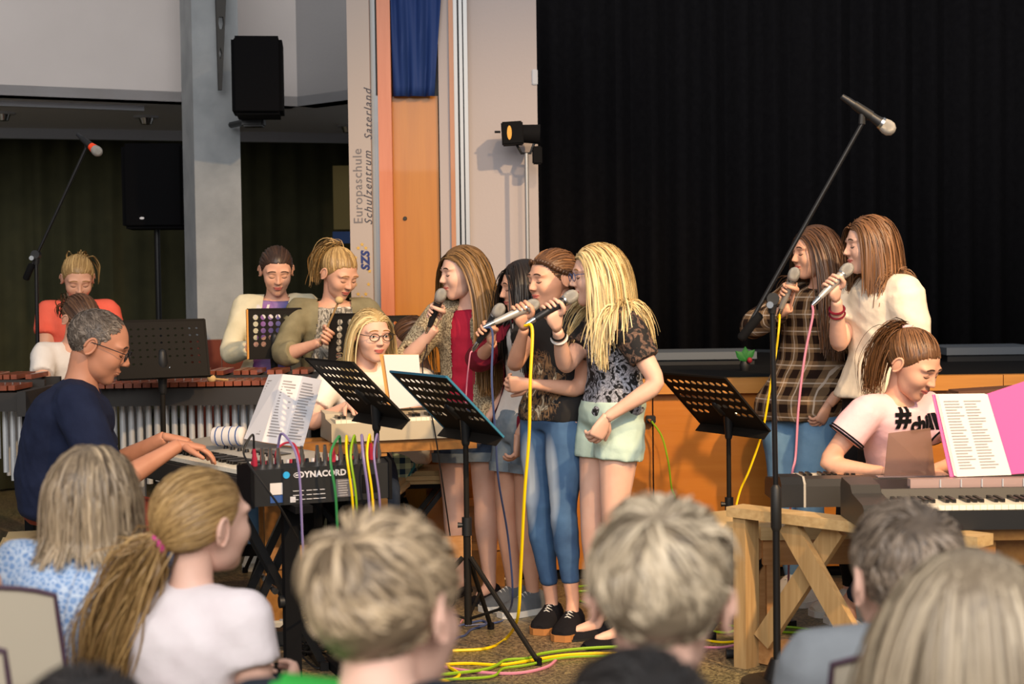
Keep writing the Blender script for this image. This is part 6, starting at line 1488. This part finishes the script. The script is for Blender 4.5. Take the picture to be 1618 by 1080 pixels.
for k in range(3): a = .9 + 2 * PI * k / 3; m = MB(); m.tube([Vector((lc.x + .03, lc.y, ZT + .35)), Vector((lc.x + .03 + .09 * math.cos(a), lc.y + .09 * math.sin(a) - .02, ZT + .01))], .008, 8); m.build('leg', 'aluminium', t2, True)
m = MB(); m.box(lc + Vector((.085, .01, -.11)), (.05, .05, .09), None, .006); m.build('clamp', 'black_matte', t2, True)

# ------------------------------------------------------------------ audience chairs
def chair(label, C, yaw):
    t = thing('stacking_chair', label, 'chair', (C.x, C.y, 0), yaw, 'grey stacking chairs of the audience'); R = Matrix.Rotation(yaw, 3, 'Z'); o = Vector((C.x, C.y, 0))
    def shell(fn, nm, mat, nx=12, ny=10, th=.010):
        V = [[], []]
        for s in (0, 1):
            for j in range(ny + 1):
                for i in range(nx + 1): p, n = fn(i / nx * 2 - 1, j / ny); V[s].append(o + R @ (p + n * (th * s)))
        N = nx + 1; m = MB(); k = N * (ny + 1); F = []
        for j in range(ny):
            for i in range(nx): q = (j * N + i, j * N + i + 1, (j + 1) * N + i + 1, (j + 1) * N + i); F += [q, tuple(x + k for x in reversed(q))]
        ring = [i for i in range(N)] + [j * N + nx for j in range(1, ny + 1)] + [ny * N + i for i in range(nx - 1, -1, -1)] + [j * N for j in range(ny - 1, 0, -1)]
        for a, b in zip(ring, ring[1:] + ring[:1]): F.append((a, b, b + k, a + k))
        m.add(V[0] + V[1], F); ob = m.build(nm, mat, t, True); return [V[1][i] for i in ring]
    back = lambda u, v: (Vector((-.20 - .05 * v + .035 * u * u, u * (.205 - .02 * v), .50 + .36 * v - .02 * (abs(u) ** 4) * v)), Vector((-1, 0, .1)))
    r1 = shell(back, 'backrest', 'chair_shell')
    m = MB(); m.tube(r1 + r1[:1], .005, 6, cap=False); m.build('edge_piping', 'chair_edge', t, True)
    seat = lambda u, v: (Vector((-.18 + .40 * v, u * (.20 + .015 * v), .385 + .012 * u * u - .015 * math.sin(PI * v))), Vector((0, 0, -1)))
    shell(seat, 'seat', 'chair_shell')
    for s in (-1, 1):
        m = MB(); m.tube([o + R @ Vector(p) for p in ((-.24, s * .19, .70), (-.19, s * .19, .50), (-.16, s * .19, .36), (-.22, s * .205, .012))], .0105, 8); m.build('leg', 'chrome', t, True)
        m = MB(); m.tube([o + R @ Vector(p) for p in ((-.16, s * .19, .362), (.17, s * .19, .362), (.20, s * .205, .012))], .0105, 8); m.build('leg', 'chrome', t, True)
    return t
cp = P(-42, 1000, 2.80); chair('grey-beige stacking chair with dark edge at the lower left', Vector((cp.x, cp.y + .22, 0)), math.radians(84))
cp = P(-178, 1040, 2.35); chair('grey-beige stacking chair cut off at the lower left corner', Vector((cp.x, cp.y + .22, 0)), math.radians(90))
labs = {2: 'under the tousled boy in dark tee', 3: 'under the boy with swirled crown', 4: 'under the boy in slate tee', 5: 'under the girl with straight hair at right', 6: 'under the dark-haired child at bottom centre', 7: 'under the dark-haired child at bottom left'}
for k, lb in labs.items():
    inf = AUD[k]; p = inf['pelv']; F_ = inf['F']; chair('stacking chair ' + lb, Vector((p.x, p.y, 0)) + F_ * .03, math.atan2(F_.y, F_.x))
a_, b_ = AUD[0]['pelv'], AUD[1]['pelv']; t = thing('audience_bench', 'low backless bench under the two girls at lower left', 'bench', ((a_.x + b_.x) / 2, (a_.y + b_.y) / 2, 0)); d_ = Vector((b_.x - a_.x, b_.y - a_.y, 0)); l_ = d_.length + .26; d_.normalize(); n_ = Vector((-d_.y, d_.x, 0)); R = Matrix((d_, n_, Vector((0, 0, 1)))).transposed(); c_ = Vector(((a_.x + b_.x) / 2, (a_.y + b_.y) / 2, 0)) + n_ * .06
m = MB(); m.box(c_ + Vector((0, 0, .355)), (l_, .34, .04), R, .006); m.build('seat_plank', 'pine_x', t)
for s in (-.42, .42): m = MB(); m.box(c_ + d_ * (l_ * s) + Vector((0, 0, .168)), (.05, .30, .336), R); m.build('leg', 'pine', t)

# ------------------------------------------------------------------ cables
def cable(label, pts, mat, r=.0045, n=8, group=None):
    m = MB(); m.tube(catmull(pts, n), r, 6); return m.build('cable', mat, smooth=True, label=label, cat='cable', group=group)
h, ax, ta = MICS['a']; cable('dark thin cable hanging from the microphone of the cardigan singer', [ta, ta + Vector((0, 0, -.06)), P(668, 590, 6.45), P(690, 700, 6.3), P(720, 930, 6.5), G(700, 965)+Vector((0,0,.01))], 'cable_black', .0032)
h, ax, ta = MICS['c']; cable('violet-blue cable hanging from the pale microphone', [ta, P(778, 525, 5.80), P(777, 600, 5.78), P(783, 690, 5.78), P(788, 760, 5.85), P(803, 850, 6.1), P(810, 940, 6.2), G(800, 975) + Vector((0, 0, .006)), G(785, 985) + Vector((0, 0, .006)), G(735, 990) + Vector((0, 0, .006))], 'cable_blue', .0045)
h, ax, ta = MICS['d']; cable('yellow cable hanging from the microphone of the blonde singer to the floor', [ta, P(841, 520, 5.62), P(838, 600, 5.58), P(836, 690, 5.58), P(829, 780, 5.60), P(823, 900, 5.66), P(818, 975, 5.72), G(800, 1010) + Vector((0, 0, .006)), G(770, 1026) + Vector((0, 0, .006)), G(715, 1030) + Vector((0, 0, .006))], 'cable_yellow', .0062)
h, ax, ta = MICS['b']; cable('dark cable hanging from the microphone of the maroon cardigan girl', [ta, P(742, 565, 6.24), P(736, 640, 6.30), P(739, 760, 6.38), P(743, 900, 6.4), G(742, 960) + Vector((0, 0, .006)), G(728, 985) + Vector((0, 0, .006))], 'cable_pink', .0032)
h, ax, ta = MICS['e']; cable('yellow cable hanging from the microphone of the plaid shirt girl', [ta, P(1232, 500, 6.46), P(1228, 545, 6.42), P(1219, 600, 6.40), P(1205, 680, 6.40), P(1185, 740, 6.4), P(1168, 780, 6.4), P(1160, 830, 6.4), G(1155, 955) + Vector((0, 0, .006))], 'cable_yellow', .0048)
h, ax, ta = MICS['f']; cable('pink cable hanging from the microphone of the white shirt girl', [ta, P(1284, 500, 6.05), P(1272, 560, 6.05), P(1262, 640, 6.05), P(1257, 720, 6.05), P(1250, 770, 6.05), G(1245, 950) + Vector((0, 0, .006))], 'cable_pink', .0050)
sock = P(1028, 662, 7.13); t = thing('stage_socket', 'black socket box on the stage front with green cable', 'socket', sock); m = MB(); m.box(sock, (.045, .05, .035), None, .004); m.build('box', 'black_plastic', t, True); m = MB(); m.tube([sock + Vector((-.01, -.025, 0)), sock + Vector((.0, -.055, -.005))], .008, 8); m.build('plug', 'chrome', t, True)
cable('green cable running from the stage socket down to the floor', [sock + Vector((0, -.055, -.005)), P(1046, 690, 7.05), P(1056, 730, 7.0), P(1061, 770, 7.0), P(1068, 800, 6.98), G(1075, 935) + Vector((0, 0, .006))], 'cable_green', .0045)
# cables hanging from the mixer
for k, (pi, mt, nm, endx, endy, r_) in enumerate(((8, 'cable_darkgreen', 'dark green', 534, 850, .005), (9, 'cable_yellow', 'yellow', 560, 840, .0045), (10, 'cable_green', 'green', 566, 850, .0045), (11, 'cable_violet', 'thick violet', 586, 850, .005), (12, 'cable_yellow', 'bright yellow', 592, 850, .0045), (13, 'cable_violet', 'slim violet', 603, 850, .0042))):
    p = PLUGS[min(pi, len(PLUGS) - 1)]; y_ = O.y - .10
    cable('%s cable drooping over the back of the mixing console, number %s from the left' % (nm, ('one', 'two', 'three', 'four', 'five', 'six')[k]), [p, p + Vector((0, -.04, .03)), P(endx - 12, 720, p.y - .12), P(endx - 4, 780, p.y - .12), P(endx, endy, p.y - .08), P(endx + 6, 920, p.y - .05), G(endx - 30 - 8 * k, 985) + Vector((0, 0, .006)), G(endx - 60, 1000 + 5 * k) + Vector((0, 0, .006))], mt, r_, group='cables on the mixer')
p = PLUGS[3]; cable('violet cable looping from the left of the mixer to the floor', [p, p + Vector((.02, -.03, .05)), P(466, 712, p.y - .08), P(474, 760, p.y - .1), P(478, 850, p.y - .1), P(484, 950, p.y - .05), G(500, 1020) + Vector((0, 0, .006)), G(515, 1050) + Vector((0, 0, .006))], 'cable_violet', .0045)
p = PLUGS[4]; cable('red and dark cable arching over the top of the mixer', [P(435, 738, p.y), P(437, 712, p.y), P(450, 700, p.y + .02), P(465, 702, p.y), P(473, 725, p.y - .05), P(470, 742, p.y - .02)], 'cable_red', .0042)
p = PLUGS[0]; cable('black cable arching from the left plugs across the mixer face', [p, p + Vector((0, -.02, .05)), P(385, 712, p.y - .05), P(395, 735, p.y - .08), P(420, 770, p.y - .10), P(445, 805, p.y - .08), P(470, 850, p.y)], 'cable_black', .004)
# cables on the floor
def floor_cable(label, px, mat, r=.0055, lift=0): cable(label, [G(x, y) + Vector((0, 0, r + lift)) for x, y in px], mat, r, group='cables lying on the floor')
floor_cable('long yellow floor cable in front of the singers', [(690, 1052), (740, 1050), (790, 1052), (840, 1045), (890, 1037), (950, 1034), (1040, 1035)], 'cable_yellow', .006)
floor_cable('green floor cable crossing the yellow one before the singers', [(680, 1073), (760, 1064), (785, 1056), (800, 1048), (835, 1045), (860, 1037), (930, 1029), (1050, 1024)], 'cable_green', .006, .008)
floor_cable('second green floor cable along the bottom before the singers', [(680, 1078), (740, 1076), (780, 1072), (796, 1060), (830, 1055), (900, 1042), (1000, 1040)], 'cable_green', .005, .006)
floor_cable('pink floor cable before the singers', [(700, 1055), (740, 1062), (790, 1066), (830, 1064), (865, 1055), (880, 1043)], 'cable_pink', .006)
floor_cable('short yellow floor cable end by the tousled boy', [(680, 1079), (715, 1076), (726, 1068), (715, 1060), (700, 1052)], 'cable_yellow', .006, .002)
floor_cable('dark blue floor cable looping near the singers', [(725, 990), (760, 982), (768, 988), (745, 996), (735, 1005), (725, 1008), (712, 1015)], 'cable_blue', .005)
floor_cable('green floor cable behind the washed jeans', [(912, 928), (930, 926), (945, 927), (930, 934), (912, 936), (905, 945), (930, 955), (960, 960)], 'cable_green', .005)
floor_cable('green floor cable loop right of the wooden trestle', [(1150, 990), (1170, 992), (1215, 996), (1240, 1000), (1275, 1000), (1278, 996), (1235, 992), (1215, 1005)], 'cable_green', .005)
floor_cable('green floor cable left of the wooden trestle', [(1120, 1000), (1150, 1002), (1165, 995), (1150, 990), (1130, 985)], 'cable_green', .005, .004)
floor_cable('yellow floor cable left of the wooden trestle', [(1110, 1012), (1140, 1016), (1170, 1014), (1210, 1010)], 'cable_yellow', .005)
floor_cable('pink floor cable left of the wooden trestle', [(1110, 1024), (1140, 1024), (1165, 1019), (1180, 1010)], 'cable_pink', .005)
floor_cable('white floor cable along the floor under the stage piano', [(370, 948), (410, 945), (440, 943), (490, 940), (560, 935)], 'cable_white', .006)
floor_cable('thin white floor cable behind the speckled cardigan girl', [(780, 918), (812, 914), (850, 913)], 'cable_white', .006)
rng = random.Random(5)
cols = ['cable_black', 'cable_black', 'cable_blue', 'cable_black', 'cable_black', 'cable_black', 'cable_black', 'cable_violet', 'cable_black', 'cable_black', 'cable_black', 'cable_black']
m = MB()
for k in range(34):
    cx, cy = rng.uniform(480, 560), rng.uniform(975, 1045); pts = []; a = rng.uniform(0, 6); rr = rng.uniform(15, 45)
    for q in range(7): a += rng.uniform(.5, 1.1); pts.append(G(cx + rr * math.cos(a) * rng.uniform(.7, 1.2), cy + rr * .38 * math.sin(a) * rng.uniform(.7, 1.2)) + Vector((0, 0, .006 + .05 * rng.random())))
    m.tube(catmull(pts, 5), .0042, 5)
m.build('cable_tangle', 'cable_black', smooth=True, label='tangled heap of black cables on the floor below the mixer', cat='cables', kind='stuff')
c = G(506, 995) + Vector((0, 0, .05)); m = MB(); m.tube([c, c + Vector((.02, -.05, 0))], [.022, .024], 14, round_cap=True); m.build('cable_connector', 'blue_sticker', smooth=True, label='bright blue cable connector in the tangle below the mixer', cat='connector')
c = G(415, 995); t = thing('power_strip', 'white power strip on the floor between the crossed stand legs', 'power strip', c, -.1); m = MB(); m.box(c + Vector((0, 0, .022)), (.26, .06, .044), Matrix.Rotation(-.1, 3, 'Z'), .008); m.build('case', 'cable_white', t, True)
for k in range(4): q = c + Vector((-.09 + .06 * k, .009 - .006 * k, .045)); m = MB(); m.tube([q, q + Vector((0, 0, .004))], [.021, .019], 14); m.build('outlet', 'trim_grey', t, True)
c = G(432, 1018); m = MB(); m.box(c + Vector((0, 0, .03)), (.14, .09, .06), None, .008); m.build('power_adapter', 'black_plastic', label='black power adapter box on the floor below the mixer', cat='adapter')
pts = [G(384, 1058) + Vector((0, 0, .004)), G(428, 1058) + Vector((0, 0, .004)), G(412, 1028) + Vector((0, 0, .02)), G(380, 1040) + Vector((0, 0, .004))]
t = thing('paper_sheet', 'printed paper sheet lying on the floor by the ponytail girl', 'paper', pts[0]); sheet(t, pts, 'paper_grey'); lines(t, pts, 14, seed=21, hgt=.15)
c = G(1160, 1040); t = thing('dark_plug', 'small black plug on the floor by the trestle post', 'plug', c); m = MB(); m.tube([c + Vector((-.03, 0, .018)), c + Vector((.03, 0, .018))], [.018, .014], 10); m.build('housing', 'black_plastic', t, True); m = MB(); m.tube([c + Vector((.03, 0, .018)), c + Vector((.06, 0, .014))], .006, 6); m.build('pin', 'chrome', t, True)
# low wooden steps to the stage behind the singers' legs
sxa, sxb = P(708, 860, 6.95).x, P(800, 860, 6.95).x; t = thing('stage_steps', 'low wooden steps against the stage behind the singers', 'steps', ((sxa + sxb) / 2, 7.0, 0))
for k, (z1, y0) in enumerate(((.20, 7.02), (.40, 7.07))): m = MB(); m.box(((sxa + sxb) / 2, (y0 + 7.13) / 2, z1 - .015), (sxb - sxa, 7.13 - y0, .03)); m.build('tread', 'stage_trim', t); m = MB(); m.box(((sxa + sxb) / 2, y0 + .02, z1 - .115), (sxb - sxa - .02, .02, .17)); m.build('riser', 'orange_wood', t)
